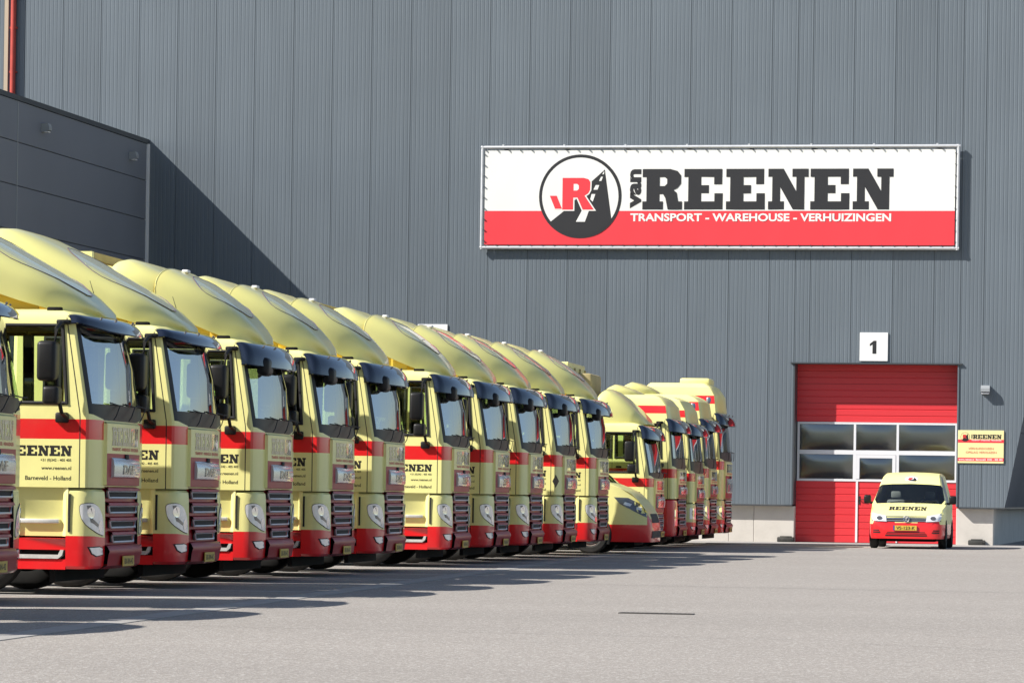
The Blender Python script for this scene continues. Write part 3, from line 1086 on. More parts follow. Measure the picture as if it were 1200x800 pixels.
def truck_parts(P):
    P = {**BASE, **P}
    zb, zs0, zs1, zw0, zw1, zt = (P[k] for k in ('zb', 'zs0', 'zs1', 'zw0', 'zw1', 'zt'))
    zc = zs1 + .06
    W = 1.25
    nodes = []
    dzw = zw1 - 2.85
    zmap = lambda z: .28 + (z - .28) * (zb - .014 - .28) / .82
    # ---- cab shell: columns from the rear corner round the front
    near = [(P['rear'], -1.2, 0), (P['rear'] + .05, -1.25, 0), (-1.72, -1.25, 0), (-1.53, -1.25, 0), (-1.507, -1.25, 0), (-1.499, -1.25, 0), (-1.44, -1.25, 0),
            (-.95, -1.25, .05), (-.42, -1.25, .08), (-.287, -1.25, .17), (-.275, -1.25, .17), (-.245, -1.25, .172), (-.218, -1.249, .175), (-.19, -1.23, .18),
            (-.158, -1.16, .205), (-.13, -.80, .25), (-.112, -.4, .25), (-.105, 0, .25)]
    cols = near + [(x, -y, r) for x, y, r in reversed(near[:-1])]
    nc = len(cols)
    C_W2 = (2, 3)
    C_W = (6, 7, 8)
    half = len(near) - 1

    def mir(i):      # face column index mirrored to the near half
        return i if i < half else 2 * half - 1 - i
    rows_z = [zb, zb + .02, zs0, zs1, zc, zw0, (zw0 + zw1) / 2, zw1, zt]
    ins = [(0, 0, 0)] * 9
    if P['zr'] is None:
        rows_z += [zt + .04, zt + .075, zt + .10, zt + .115, zt + .12]
        ins = ins + [(.02, .03, .01), (.08, .11, .04), (.25, .30, .2), (.7, .7, .6), (1.2, .9, .9)]
    else:
        H = P['zr'] - zt
        ks = [.3, (P['up'][0] - zt) / H, (P['up'][1] - zt) / H, .86, .95, 1.0, 1.02, 1.03]
        ks = sorted(ks)
        for k in ks:
            kk = min(k, 1)
            rnd = max(0, (k - .72)) / .31
            rows_z.append(zt + H * k)
            ins.append((.02 + .05 * kk + .30 * rnd ** 2.2 + (.55 if k > 1.015 else 0) + (.25 if k > 1.025 else 0), .02 + .10 * kk ** 2 + .32 * rnd ** 1.5 + (.3 if k > 1.025 else 0), .02 + .15 * rnd ** 2 + (.5 if k > 1.015 else 0)))
    rows = []
    for z, (i_s, i_f, i_r) in zip(rows_z, ins):
        k = max(0, (z - 1.9 - (zs1 - 1.86))) / 1.03
        k = min(k, 1.02)
        row = []
        for x, y, r in cols:
            xx = x - r * k * P['rk']
            yy_ = y * (1 - .04 * k)
            t_ = (x - P['rear']) / (-P['rear'] - .105)
            xx += i_r * (1 - t_) - i_f * t_
            yy_ *= (1 - min(.985, i_s / 1.25))
            if x > -.2 and z > zc + .01:
                xx += P['bul'] * (1 - (y / 1.23) ** 2) * min(1, (z - zc) / .3)
            zz_ = z
            if abs(z - zc) < 1e-6 and abs(y) < 1.2 and x > -.25:
                zz_ = z - .09 * (1 - (abs(y) / 1.2) ** 2)
            if z > zt + .05:
                zz_ += .0
            row.append((xx, yy_, zz_))
        rows.append(row)

    def is_ws(j, i):
        return 13 <= mir(i) and 4 <= j < 8

    def is_win(j, i):
        return (mir(i) in (6, 7) and 5 <= j < 7) or (mir(i) == 2 and 5 <= j < 7)

    def cm(j, i):
        c = mir(i)
        z = (rows_z[j] + rows_z[j + 1]) / 2
        if c in (4, 9) and j < 8:
            return 'rubber'
        if zs0 < z < zs1 and c < 15:
            return 'red'
        if P['up'] and P['up'][0] < z < P['up'][1] and 0 < c < 12:
            return 'red'
        return 'cream'
    b = MB()
    b.grid(rows, 'cream', cm, lambda j, i: is_ws(j, i) or is_win(j, i))
    # back wall
    b.grid([[r[0], r[-1]] for r in rows], 'cream')
    shell = b.mesh('cab_shell', 30)
    # ---- glass
    wsb = MB().grid(rows, 'glass_screen', lambda j, i: 'black_plastic' if (j == 7 or mir(i) == 13) else 'glass_screen', lambda j, i: not is_ws(j, i) or j == 4)
    cowl = MB().grid(rows, 'black_plastic', None, lambda j, i: not (is_ws(j, i) and j == 4))
    kids = []
    wk = []
    for yo in (-.62, .05, .62):
        k5 = (zw0 - 1.9 - (zs1 - 1.86)) / 1.03
        xb = -.105 + .03 + .05 * (1 - (yo / 1.3) ** 2)
        wb = MB().tube([(xb - .03, yo, zc - .05), (xb - .012, yo + .04, zc - .01), (xb - .035, yo + .30, zw0 - .01)],   .006, 'rubber', 6)
        wb.tube([(xb - .05, yo - .10, zw0 + .02), (xb - .042, yo + .30, zw0 + .0), (xb - .05, yo + .52, zw0 + .005)], .007, 'rubber', 6)
        wk.append(N('wiper', wb.mesh('wiper')))
    cw = N('windscreen_cowl', cowl.mesh('windscreen_cowl'), wk)
    nodes.append(N('windscreen', wsb.mesh('windscreen', 50)))
    nodes.append(cw)
    for sd in (1, -1):
        for grp, nm in (((6, 7), 'side_window'), ((2,), 'rear_side_window')):
            g_ = MB()
            i0, i1 = grp[0], grp[-1] + 1
            q = []
            for j in (5, 6, 7):
                q.append([(rows[j][i][0], (rows[j][i][1] + .012) * sd, rows[j][i][2]) for i in range(i0, i1 + 1)])
            g_.grid(q, 'glass_cab')
            # frame ring
            ring = [q[0][0], q[0][-1], q[1][-1], q[2][-1], q[2][0], q[1][0]]
            path = [Vector((p[0], p[1] - .012 * sd, p[2])) for p in ring] + [Vector((ring[0][0], ring[0][1] - .012 * sd, ring[0][2]))]
            fb = MB()
            for a, c in zip(path[:-1], path[1:]):
                d = (c - a).normalized()
                fb.tube([a - d * .012, c + d * .012], .02, 'rubber', 6)
            nodes.append(N(nm, g_.mesh(nm, 0), [N('window_frame', fb.mesh('window_frame'))]))
    nodes.insert(0, N('cab_shell', shell))
    # ---- interior
    b = MB()
    b.box(P['rear'] + .07, -.32, -1.18, 1.18, zb + .06, zb + .1, 'interior')
    b.box(P['rear'] + .06, P['rear'] + .09, -1.15, 1.15, zb + .1, zt - .06, 'interior')
    b.box(P['rear'] + .1, -.62, -1.1, 1.1, zt - .05, zt - .03, 'interior_light')
    for s_ in (-1, 1):
        b.box(-1.43, -.36, s_ * 1.215 - .012, s_ * 1.215 + .012, zb + .1, zw0 - .04, 'interior')
        b.box(P['rear'] + .1, -1.73, s_ * 1.18 - .012, s_ * 1.18 + .012, zb + .1, zt - .08, 'interior')
        b.box(-1.525, -1.445, s_ * 1.18 - .012, s_ * 1.18 + .012, zb + .1, zt - .08, 'interior')
    b.rbox(-.72, -.36, -1.12, 1.12, zb + .2, zw0 - .10, .05, 'interior')
    cabin = N('interior', b.mesh('interior', 30))
    for yo in (-.65, .65):
        st = MB().rbox(-1.80, -1.25, yo - .25, yo + .25, zb + .35, zb + .55, .05, 'interior').rbox(-1.95, -1.80, yo - .24, yo + .24, zb + .5, zw0 + .22, .05, 'interior').rbox(-1.93, -1.82, yo - .13, yo + .13, zw0 + .24, zw0 + .42, .04, 'interior')
        cabin['kids'].append(N('seat', st.mesh('seat', 40)))
    rows_ = []
    for k in range(21):
        a = 2 * math.pi * k / 20
        rows_.append((-.82 + .1 * math.sin(a) * .6, .65 + .22 * math.cos(a), zw0 - .02 + .22 * math.sin(a) * .8))
    cabin['kids'].append(N('steering_wheel', MB().tube(rows_, .015, 'rubber', 6).tube([(-.82, .43, zw0 - .02), (-.82, .87, zw0 - .02)], .014, 'rubber', 6).tube([(-.82, .65, zw0 - .02), (-.6, .65, zw0 - .12)], .03, 'rubber', 6).mesh('steering_wheel')))
    nodes.append(cabin)
    # ---- front panel
    zf0, zf1 = zb + .025, zs1 - .01
    ys = [-.78 + 1.56 * k / 12 for k in range(13)]

    def fx(y):
        return -.108 + .028 * (1 - (y / .78) ** 2)
    b = MB()
    zm = zs0 - .14
    b.grid([[(fx(y) - .02, y * 1.01, zf0)for y in ys], [(fx(y) + .012, y, zf0 + .006) for y in ys], [(fx(y) + .012, y, zm) for y in ys], [(fx(y) + .012, y, zf1 - .02) for y in ys], [(fx(y) - .02, y * 1.01, zf1) for y in ys]], '', lambda j, i: 'red_front_shaded' if j < 2 else 'cream')
    for s_ in (-1, 1):
        b.add([(fx(.78) + .012, s_ * .78, zf0 + .006), (fx(.78) + .012, s_ * .78, zf1 - .02), (fx(.78) - .03, s_ * .785, zf1 - .02), (fx(.78) - .03, s_ * .785, zf0 + .006)], [(0, 1, 2, 3)], 'cream')
    fpn = N('front_panel', b.mesh('front_panel', 30))
    ff = lambda y, z: (fx(y) + .0145, y, z)
    b = MB()
    slab_word(b, 'REENEN', -.60, zm + .085, 1.25, (zf1 - zm) * .58, ff, 'letter_gloss')
    text(b, 'TRANSPORT - WAREHOUSE - VERHUIZINGEN', -.6, zm + .03, 1.25, .035, ff, 'letter_red', .02)
    fpn['kids'].append(N('front_lettering', b.mesh('front_lettering', 0, False)))
    hb = zm - zf0
    b = MB()
    y2 = [-.62 + 1.24 * k / 8 for k in range(9)]
    b.grid([[(fx(y) + .01, y, zf0 + hb * .24) for y in y2], [(fx(y) + .045, y, zf0 + hb * .28) for y in y2], [(fx(y) + .05, y, zf0 + hb * .6) for y in y2], [(fx(y) + .035, y, zf0 + hb * .82) for y in y2], [(fx(y) + .01, y, zf0 + hb * .88) for y in y2]], 'badge')
    for s_ in (-1, 1):
        b.add([(fx(.62) + .01, s_ * .62, zf0 + hb * .24), (fx(.62) + .045, s_ * .62, zf0 + hb * .28), (fx(.62) + .05, s_ * .62, zf0 + hb * .6), (fx(.62) + .035, s_ * .62, zf0 + hb * .82), (fx(.62) + .01, s_ * .62, zf0 + hb * .88)], [(0, 1, 2, 3, 4)], 'badge')
    bg = N('badge_bar', b.mesh('badge_bar', 40))
    b = MB()
    text(b, 'DAF', 0.0, zf0 + hb * .36, .52, hb * .3, lambda y, z: (fx(y) + .054, y, z), 'lamp_dark', .03, 'C')
    bg['kids'].append(N('emblem', b.mesh('emblem', 0, False)))
    fpn['kids'].append(bg)
    fpn['kids'].append(N('front_catch', MB().rbox(fx(0) + .0, fx(0) + .03, -.07, .07, zm - .07, zm - .005, .01, 'rubber').mesh('front_catch')))
    nodes.append(fpn)
    # ---- bumper corners
    zsplit = .62
    for sd in (1, -1):
        b = MB()
        rz = [(.28, -.05), (.31, -.012), (.42, 0), (.60, 0), (.62, .0), (.80, 0), (1.0, -.004), (1.075, -.012), (1.10, -.04)]
        rws = []
        for z, off in rz:
            r_ = []
            for k, s_ in enumerate(KN):
                x, y = outline_s(max(1e-4, min(s_, KN[-1] - 1e-4)), off)
                dip = -.05 * max(0, (s_ - .3)) if .59 < z < .63 else 0
                r_.append((x, y * sd, zmap(z + dip)))
            rws.append(r_)
        redk = P['lamps'] == 'square'
        b.grid(rws, '', lambda j, i: 'red' if (j < 4 or redk) else 'cream')
        b.grid([[r[0], (r[0][0], r[0][1] - .25 * sd * -1, r[0][2])] for r in rws], 'black_plastic')
        b.grid([[r[-1], (r[-1][0] - .25, r[-1][1], r[-1][2])] for r in rws], 'black_plastic')
        b.add([rws[-1][k] for k in range(len(KN))] + [(-.42, -.9 * sd, zmap(1.10))], [tuple(range(len(KN) + 1))], 'black_plastic')
        corner = N('bumper_corner', b.mesh('bumper_corner', 40))
        # slot behind the corner
        corner['kids'].append(N('air_slot', MB().box(-.395, -.372, sd * -1.262 + min(0, .02 * sd), sd * -1.262 + max(0, .02 * sd), zmap(.66), zmap(1.05), 'rubber').mesh('air_slot', 0)))
        if P['lamps'] == 'square':
            for z0 in (.52, .72):
                corner['kids'].append(N('headlight', patch_mesh('headlight', [(.34, z0), (.60, z0), (.60, z0 + .15), (.34, z0 + .15)], .012, 'lamp_clear', zmap, side=sd)))
        elif P['lamps'] == 'wide':
            hl = N('headlight', patch_mesh('headlight', [(.22, .70), (.62, .68), (.66, .96), (.22, .98)], .008, 'lamp_clear', zmap, side=sd))
            hl['kids'].append(N('reflector', patch_mesh('reflector', ellipse(.36, .84, .07, .09), .012, 'lamp_dark', zmap, side=sd)))
            hl['kids'].append(N('reflector', patch_mesh('reflector', ellipse(.53, .83, .06, .08), .012, 'lamp_chrome', zmap, side=sd)))
            corner['kids'].append(hl)
        else:
            po = smooth_poly([(.15, .92), (.20, .95), (.31, .95), (.45, .91), (.56, .83), (.615, .72), (.63, .635), (.56, .63), (.40, .655), (.25, .71), (.17, .80)], 3)
            rimp = grow(po, .006)
            hl = N('headlight', patch_mesh('headlight', rimp, .004, 'rubber', zmap, side=sd))
            hl['kids'].append(N('lens', patch_mesh('lens', po, .010, 'lamp_clear', zmap, side=sd)))
            hl['kids'].append(N('reflector', patch_mesh('reflector', ellipse(.28, .86, .055, .06), .013, 'lamp_chrome', zmap, side=sd)))
            hl['kids'].append(N('reflector', patch_mesh('reflector', ellipse(.50, .72, .065, .06), .013, 'lamp_chrome', zmap, side=sd)))
            hl['kids'].append(N('lamp_bezel', patch_mesh('lamp_bezel', [(.22, .93), (.27, .935), (.31, .79), (.44, .74), (.42, .71), (.27, .76)], .012, 'lamp_dark', zmap, side=sd)))
            corner['kids'].append(hl)
        fp_ = [(.25, .50), (.50, .505), (.60, .49), (.62, .43), (.40, .415), (.30, .44)]
        if P['lamps'] != 'square':
            fg = N('fog_lamp', patch_mesh('fog_lamp', grow(fp_, .010), .003, 'rubber', zmap, side=sd))
            fg['kids'].append(N('lens', patch_mesh('lens', [(a * .94 + .025, c) for a, c in fp_], .010, 'lamp_clear', zmap, side=sd)))
            corner['kids'].append(fg)
        nodes.append(corner)
    # ---- centre grille
    yg = [-.775 + 1.55 * k / 12 for k in range(13)]
    gx = lambda y: -.112 + .03 * (1 - (y / .78) ** 2)
    b = MB()
    b.grid([[(gx(y) - .03, y, zmap(z)) for y in yg] for z in (.5, 1.13)], 'red_front_shaded')
    gr = N('grille', b.mesh('grille', 40))
    for k, (zc_, hw) in enumerate(((1.055, .70), (.90, .66), (.745, .61), (.595, .52))):
        # red brow over the slot
        ya = [-(hw + .05) + 2 * (hw + .05) * q / 10 for q in range(11)]
        bb = MB().grid([[(gx(y) - .03, y, zmap(zc_ + .075)) for y in ya], [(gx(y) + .02, y, zmap(zc_ + .06)) for y in ya], [(gx(y) + .03, y, zmap(zc_ + .035)) for y in ya], [(gx(y) - .03, y, zmap(zc_ + .03)) for y in ya]], 'red_front_shaded')
        gr['kids'].append(N('grille_bar', bb.mesh('grille_bar', 40)))
        yb_ = [-hw + 2 * hw * q / 10 for q in range(11)]
        bb = MB().grid([[(gx(y) - .016, y, zmap(zc_ - .042)) for y in yb_], [(gx(y) - .016, y, zmap(zc_ + .032)) for y in yb_]], 'rubber')
        gr['kids'].append(N('grille_mesh', bb.mesh('grille_mesh', 40)))
        path = [(gx(y) + .004, y, zmap(zc_ + .028)) for y in yb_] + [(gx(y * .94) + .004, y * .94, zmap(zc_ - .042)) for y in reversed(yb_)]
        gr['kids'].append(N('slot_rim', MB().tube(path + [path[0]], .012, 'rim_silver', 6).mesh('slot_rim')))
    nodes.append(gr)
    # ---- lower bumper middle and number plate
    b = MB()
    b.grid([[(gx(y) - .05, y, zmap(.275)) for y in yg], [(gx(y) + .03, y, zmap(.31)) for y in yg], [(gx(y) + .045, y, zmap(.42)) for y in yg], [(gx(y) + .06, y, zmap(.46)) for y in yg], [(gx(y) + .03, y, zmap(.515)) for y in yg], [(gx(y) - .04, y, zmap(.53)) for y in yg]], 'red_front_shaded')
    bc = N('bumper_middle', b.mesh('bumper_middle', 50))
    px_ = gx(0) + .052
    pl = N('number_plate', MB().box(px_, px_ + .012, -.28, .24, .30, .41, 'plate').mesh('number_plate', 0))
    b = MB()
    text(b, P.get('plate', 'BX-RN-42'), -.02, .325, .40, .06, lambda y, z: (px_ + .014, y, z), 'letter_black', .01, 'C')
    pl['kids'].append(N('plate_lettering', b.mesh('plate_lettering', 0, False)))
    bc['kids'].append(pl)
    nodes.append(bc)
    # ---- door furniture and lettering, steps, mirrors, both sides
    for sd in (-1, 1):
        Y = sd * (W + .0012)
        fn = sideq(Y)
        hh = .11 if not P['small'] else .075
        b = MB()
        mirx = (lambda x, z, Y=Y: (x, Y, z)) if sd < 0 else (lambda x, z, Y=Y: (-1.46 - x, Y, z))
        slab_word(b, 'REENEN', -1.10, zs0 - .18, .74, hh, mirx, 'letter_black')
        b.add([mirx(-1.115 - .055 * q, zs0 - .18 + hh * p) for p, q in vs2], fs2, 'letter_black')
        for nm_, bt_, dz_, th_ in (('phone_lettering', '+31 (0)342 - 405 405', .245, .037), ('web_lettering', 'www.reenen.nl', .325, .038), ('town_lettering', 'Barneveld - Holland', .435, .045)):
            b3 = MB()
            text(b3, bt_, -.37, zs0 - dz_, None, th_, mirx, 'letter_black', .015, 'R')
            nodes.append(N(nm_, b3.mesh(nm_, 0, False)))
        nodes.append(N('door_lettering', b.mesh('door_lettering', 0, False)))
        hd = MB().rbox(-1.42, -1.30, Y - .015, Y + .015, zs1 + .01, zs1 + .05, .008, 'black_plastic')
        nodes.append(N('door_handle', hd.mesh('door_handle')))
        # step panel below the door
        b = MB()
        o = -sd

        def yy2(d):
            return sd * (W - d)
        # recessed upper bay
        z_a, z_b = zmap(.615), zmap(1.115)
        pr = [(-.40, .0), (-.43, .02), (-.47, .07), (-.95, .07), (-1.0, .012), (-1.03, 0)]
        b.grid([[(x, yy2(d), z_a) for x, d in pr], [(x, yy2(d), zmap(.98)) for x, d in pr], [(x, yy2(d * .35 + .01), z_b) for x, d in pr]], 'cream')
        up_ = N('step_bay', b.mesh('step_bay', 40))
        t = MB()
        t.rbox(-.93, -.50, min(yy2(.12), yy2(.02)), max(yy2(.12), yy2(.02)), zmap(.745), zmap(.79), .01, 'step_alu')
        t.box(-.93, -.50, min(yy2(.125), yy2(.10)), max(yy2(.125), yy2(.10)), zmap(.79), zmap(.86), 'black_plastic')
        up_['kids'].append(N('step_tread', t.mesh('step_tread')))
        nodes.append(up_)
        b = MB()
        b.grid([[(x, yy2(d), z) for x, d in ((-.42, .012), (-1.0, .012), (-1.02, .05))] for z in (zmap(.275), zmap(.38))], 'red')
        b.grid([[(x, yy2(d), z) for x, d in ((-.42, .012), (-1.0, .012), (-1.02, .05))] for z in (zmap(.475), zmap(.59))], 'red')
        b.grid([[(-.42, yy2(.012), zmap(.59)), (-1.02, yy2(.012), zmap(.59))], [(-.42, yy2(.14), zmap(.60)), (-1.02, yy2(.14), zmap(.60))]], 'red')
        b.box(-1.0, -.43, min(yy2(.16), yy2(.12)), max(yy2(.16), yy2(.12)), zmap(.29), zmap(.58), 'black_plastic')
        lo = N('step_box', b.mesh('step_box', 30))
        t = MB()
        t.prism([(-.99, zmap(.385)), (-.50, zmap(.385)), (-.455, zmap(.42)), (-.44, zmap(.475)), (-.475, zmap(.475)), (-.50, zmap(.425)), (-.99, zmap(.425))], sideq(yy2(.10)), sideq(yy2(-.004)), 'step_alu')
        lo['kids'].append(N('step_tread', t.mesh('step_tread')))
        nodes.append(lo)
        # wheel arch
        b = MB()
        arc_ = [(-1.40 + .60 * math.cos(a), .52 + .60 * math.sin(a)) for a in [math.radians(q) for q in range(52, 176, 8)]]
        b.grid([[(x, sd * (W - .02), min(z, zb - .03)) for x, z in arc_], [(x, sd * (W - .38), min(z, zb - .03)) for x, z in arc_]], 'black_plastic')
        b.grid([[(x, sd * (W - .02), min(z, zb - .03)) for x, z in arc_], [(-1.40 + (x + 1.40) * 1.07, sd * (W - .02), min(.52 + (z - .52) * 1.07, zb - .02)) for x, z in arc_]], 'black_plastic')
        nodes.append(N('wheel_arch', b.mesh('wheel_arch')))
        # mirrors
        ms = N('mirror', MB().rbox(-.66, -.46, min(sd * 1.42, sd * 1.67), max(sd * 1.42, sd * 1.67), 2.25 + dzw, 2.67 + dzw, .045, 'black_plastic', 3).mesh('mirror'))
        gl_ = .004
        ms['kids'].append(N('wide_mirror', MB().rbox(-.60, -.43, min(sd * 1.42, sd * 1.65), max(sd * 1.42, sd * 1.65), 2.0 + dzw, 2.20 + dzw, .04, 'black_plastic', 3).mesh('wide_mirror')))
        am = MB().tube([(-.47, sd * 1.20, 2.88 + dzw), (-.47, sd * 1.42, 2.86 + dzw), (-.49, sd * 1.50, 2.80 + dzw), (-.50, sd * 1.52, 2.6 + dzw), (-.46, sd * 1.50, 2.1 + dzw), (-.43, sd * 1.46, 1.92 + dzw), (-.42, sd * 1.25, 1.87 + dzw)], .022, 'black_plastic', 8)
        am.rbox(-.54, -.40, min(sd * 1.24, sd * 1.31), max(sd * 1.24, sd * 1.31), 1.82 + dzw, 1.93 + dzw, .02, 'black_plastic')
        am.rbox(-.55, -.40, min(sd * 1.19, sd * 1.27), max(sd * 1.19, sd * 1.27), 2.86 + dzw, 2.91 + dzw, .015, 'black_plastic')
        ms['kids'].append(N('mirror_arm', am.mesh('mirror_arm')))
        if P['mirror'] == 'low' and sd < 0:
            ms['kids'].append(N('door_mirror', MB().rbox(-.74, -.36, sd * 1.50, sd * 1.27, 1.78, 1.88, .03, 'black_plastic').mesh('door_mirror')))
        nodes.append(ms)
        if P['sticker'] and sd < 0:
            nodes.append(N('diamond_sticker', MB().poly([(-.19, zs0 - .38), (-.13, zs0 - .26), (-.19, zs0 - .14), (-.25, zs0 - .26)], lambda x, z: (x, -1.256, z), 'letter_black').mesh('diamond_sticker', 0, False)))
    # front mirror over the screen
    if P['spoiler'] == 'two':
        nodes.append(N('kerb_mirror', MB().rbox(-.22, -.06, -.98, -.64, zt - .37, zt - .14, .06, 'black_plastic', 3).tube([(-.28, -.80, zt - .02), (-.16, -.80, zt - .05), (-.15, -.80, zt - .2)], .02, 'black_plastic').mesh('kerb_mirror')))
    # ---- sun visor
    if P['visor']:
        vis = []
        cv = [c for c in cols if c[0] > -.30]
        big = P['visor'] == 2
        prj, drp, e1, e2 = (.22, .15, .72, .55) if P['spoiler'] == 'long' else (.24, .28, .55, .10)
        for q in range(7):
            u = q / 6
            row = []
            for x, y, r in cv:
                e = abs(y) / 1.25
                fwd = prj * math.sin(u * math.pi / 2) * (1 - e1 * e ** 5)
                dn = drp * (1 - math.cos(u * math.pi / 2)) * (1 - e2 * e ** 4)
                yo = y * (.965 + .05 * u)
                row.append((x - r * P['rk'] + .015 + (P['bul'] * (1 - (y / 1.23) ** 2) if x > -.2 else 0) + fwd, yo, zt + .035 - dn - .02 * u))
            vis.append(row)
        b = MB().grid(vis, 'visor')
        # inner skin, so that the visor has thickness
        b.grid([[(x - .012, y * .99, z - .012) for x, y, z in r] for r in vis], 'visor')
        b.grid([vis[-1], [(x - .012, y * .99, z - .012) for x, y, z in vis[-1]]], 'visor')
        vn = N('sun_visor', b.mesh('sun_visor', 50))
        for yk in (-.85, -.3, .3, .85):
            i_ = min(range(len(cv)), key=lambda k: abs(cv[k][1] - yk))
            p = vis[2][i_]
            vn['kids'].append(N('visor_bolt', MB().tube([(p[0], p[1], p[2] - .01), (p[0] + .01, p[1], p[2] + .018)], .012, 'lamp_dark', 8).mesh('visor_bolt')))
        nodes.append(vn)
    # ---- roof: lamps, box, deflector, aerial
    if P['rooflamp']:
        H = P['up']
        for sd in (-1, 1):
            zc_ = (H[0] + H[1]) / 2 - .03
            b = MB()
            for rad, mt, push in ((1.0, 'roof_glass', .0), (1.14, 'silver', -.03)):
                g_ = []
                for q in range(7):
                    f_ = math.pi / 2 * q / 6
                    g_.append([(-.43 + push * .5 + .10 * rad * math.sin(f_) * math.cos(t_) + .05 * math.cos(f_), sd * (1.07 + push * .5 - .09 * rad * math.sin(f_) * math.cos(t_) + .05 * math.cos(f_)), zc_ + .17 * rad * math.sin(f_) * math.sin(t_)) for t_ in [2 * math.pi * u / 16 for u in range(16)]])
                b.grid(g_, mt, closed=True)
            nodes.append(N('roof_lamp', b.mesh('roof_lamp')))
    if P['roofbox']:
        b = MB().rbox(-1.28, -.55, -.55, .55, P['zr'] - .04, P['zr'] + .13, .05, 'cream', 2)
        nodes.append(N('roof_unit', b.mesh('roof_unit')))
    sp = P['spoiler']

    def loft(st, nn, mat, ex=5.4, na=30, cap=True):
        rws = []
        for x, t_, b_, w_ in st:
            r_ = []
            for k in range(na + 1):
                a = math.pi * k / na
                ca, sa = math.cos(a), math.sin(a)
                yy_ = -w_ * math.copysign(abs(ca) ** (2 / ex), ca)
                zz_ = b_ + (t_ - b_) * abs(sa) ** (2 / ex)
                r_.append((x - (.10 * (abs(ca) ** 3)), yy_, zz_))
            rws.append(r_)
        return rws
    z0s = zt + .05
    if sp:
        if sp == 'two':
            st = [(-.24, .0, -.03, .30), (-.28, .10, -.03, .50), (-.38, .22, -.01, .70), (-.54, .385, .05, .86), (-.70, .52, .115, .95), (-.88, .65, .19, 1.02), (-1.13, .80, .30, 1.09), (-1.38, .92, .40, 1.13)]
        elif sp == 'long':
            st = [(-.24, .0, -.03, .30), (-.28, .06, -.03, .50), (-.38, .14, -.015, .70), (-.51, .25, .02, .84), (-.70, .385, .08, .95), (-.92, .515, .14, 1.02), (-1.44, .80, .31, 1.11), (-1.80, .99, .42, 1.15), (-2.06, 1.11, .49, 1.17), (-2.22, 1.16, .54, 1.17), (-2.36, 1.165, .58, 1.165), (-2.42, 1.12, .60, 1.15)]
        elif sp == 'small':
            st = [(-.28, .02, -.01, .75), (-.36, .14, -.01, .92), (-.55, .34, .0, 1.02), (-.80, .56, .0, 1.08), (-1.02, .71, .0, 1.11), (-1.15, .76, .0, 1.12), (-1.25, .70, .0, 1.10)]
        else:      # 'far': the deflector sits at the back of a high roof
            z0s = P['zr'] - .02
            st = [(-1.35, .02, -.05, .6), (-1.42, .09, -.05, .78), (-1.6, .19, -.05, .92), (-1.85, .28, -.05, .98), (-2.0, .31, -.05, 1.0), (-2.1, .26, -.05, .98)]
        rws = loft([(x, z0s + t_, z0s + b_, w_) for x, t_, b_, w_ in st], 'roof_deflector', 'yellow_grp')
        b = MB().grid(rws, 'yellow_grp')
        rn = N('roof_deflector', b.mesh('roof_deflector', 50))
        if sp in ('two', 'long'):
            ri = loft([(x - .02, z0s + t_ - .02, z0s + b_ + .003, w_ - .02) for x, t_, b_, w_ in st[2:]], 'inner_skin', 'grp_bounce_yellow')
            rn['kids'].append(N('inner_skin', MB().grid(ri, 'grp_bounce_yellow').mesh('inner_skin', 50)))  # inner layer added to carry the painted bounce light
        if sp in ('two', 'long'):
            for sd in (-1, 1):
                pr_ = [(-.84, zt + .02), (-.84, zt + .23), (-1.0, zt + .31), (-1.36, zt + .50), (-1.9, zt + .62), (-1.9, zt + .02)]
                rn['kids'].append(N('lower_fairing', MB().prism(pr_, sideq(sd * .86), sideq(sd * .89), 'grp_bounce_yellow').mesh('lower_fairing', 0)))  # plate in the same painted bounce yellow
            # rolled rim at the open end and stays beneath
            b = MB().tube([(x - .004, y, z) for x, y, z in rws[-1]], .006, 'yellow_grp', 6)
            rn['kids'].append(N('rear_rim', b.mesh('rear_rim')))
            for sd in (-1, 1):
                b = MB().tube([(-1.45, sd * 1.0, zt + .08), (-1.5, sd * 1.02, zt + .45)], .02, 'chassis', 6)
                rn['kids'].append(N('deflector_foot', MB().rbox(-.7, -.54, sd * 1.05 - .04, sd * 1.05 + .04, zt + .05, zt + .12, .015, 'chassis').mesh('deflector_foot')))
                rn['kids'].append(N('deflector_stay', b.mesh('deflector_stay')))
            # shallow pressed panel on the front of the deflector
            xa, xb_ = (-.50, -1.22) if sp == 'two' else (-.50, -1.75)
            g2 = []
            for j in range(13):
                q = j / 12
                x = xa + (xb_ - xa) * q
                k = max(i for i in range(len(st) - 1) if st[i][0] >= x)
                f_ = (st[k][0] - x) / (st[k][0] - st[k + 1][0])
                t_, b_, w_ = (st[k][m] + (st[k + 1][m] - st[k][m]) * f_ for m in (1, 2, 3))
                hw_ = .84 * w_ * (max(.03, math.sin(math.pi * min(.985, q * .97 + .015))) ** .6)
                row = []
                for m in range(9):
                    y = hw_ * (m / 4 - 1)
                    z = b_ + (t_ - b_) * (1 - abs(y / w_) ** 5.4) ** (1 / 5.4)
                    row.append(Vector((x - .10 * abs((y / w_)) ** 6 + .004, y, z0s + z + .007)))
                g2.append(row)
            b = MB()
            b.grid(g2, 'panel_gloss')
            rn['kids'].append(N('pressed_panel', b.mesh('pressed_panel', 60)))
            edge = [r_[0] for r_ in g2] + [r_[-1] for r_ in reversed(g2)]
            rn['kids'].append(N('panel_seam', MB().tube(edge + [edge[0]], .004, 'seam_line', 5).mesh('panel_seam')))
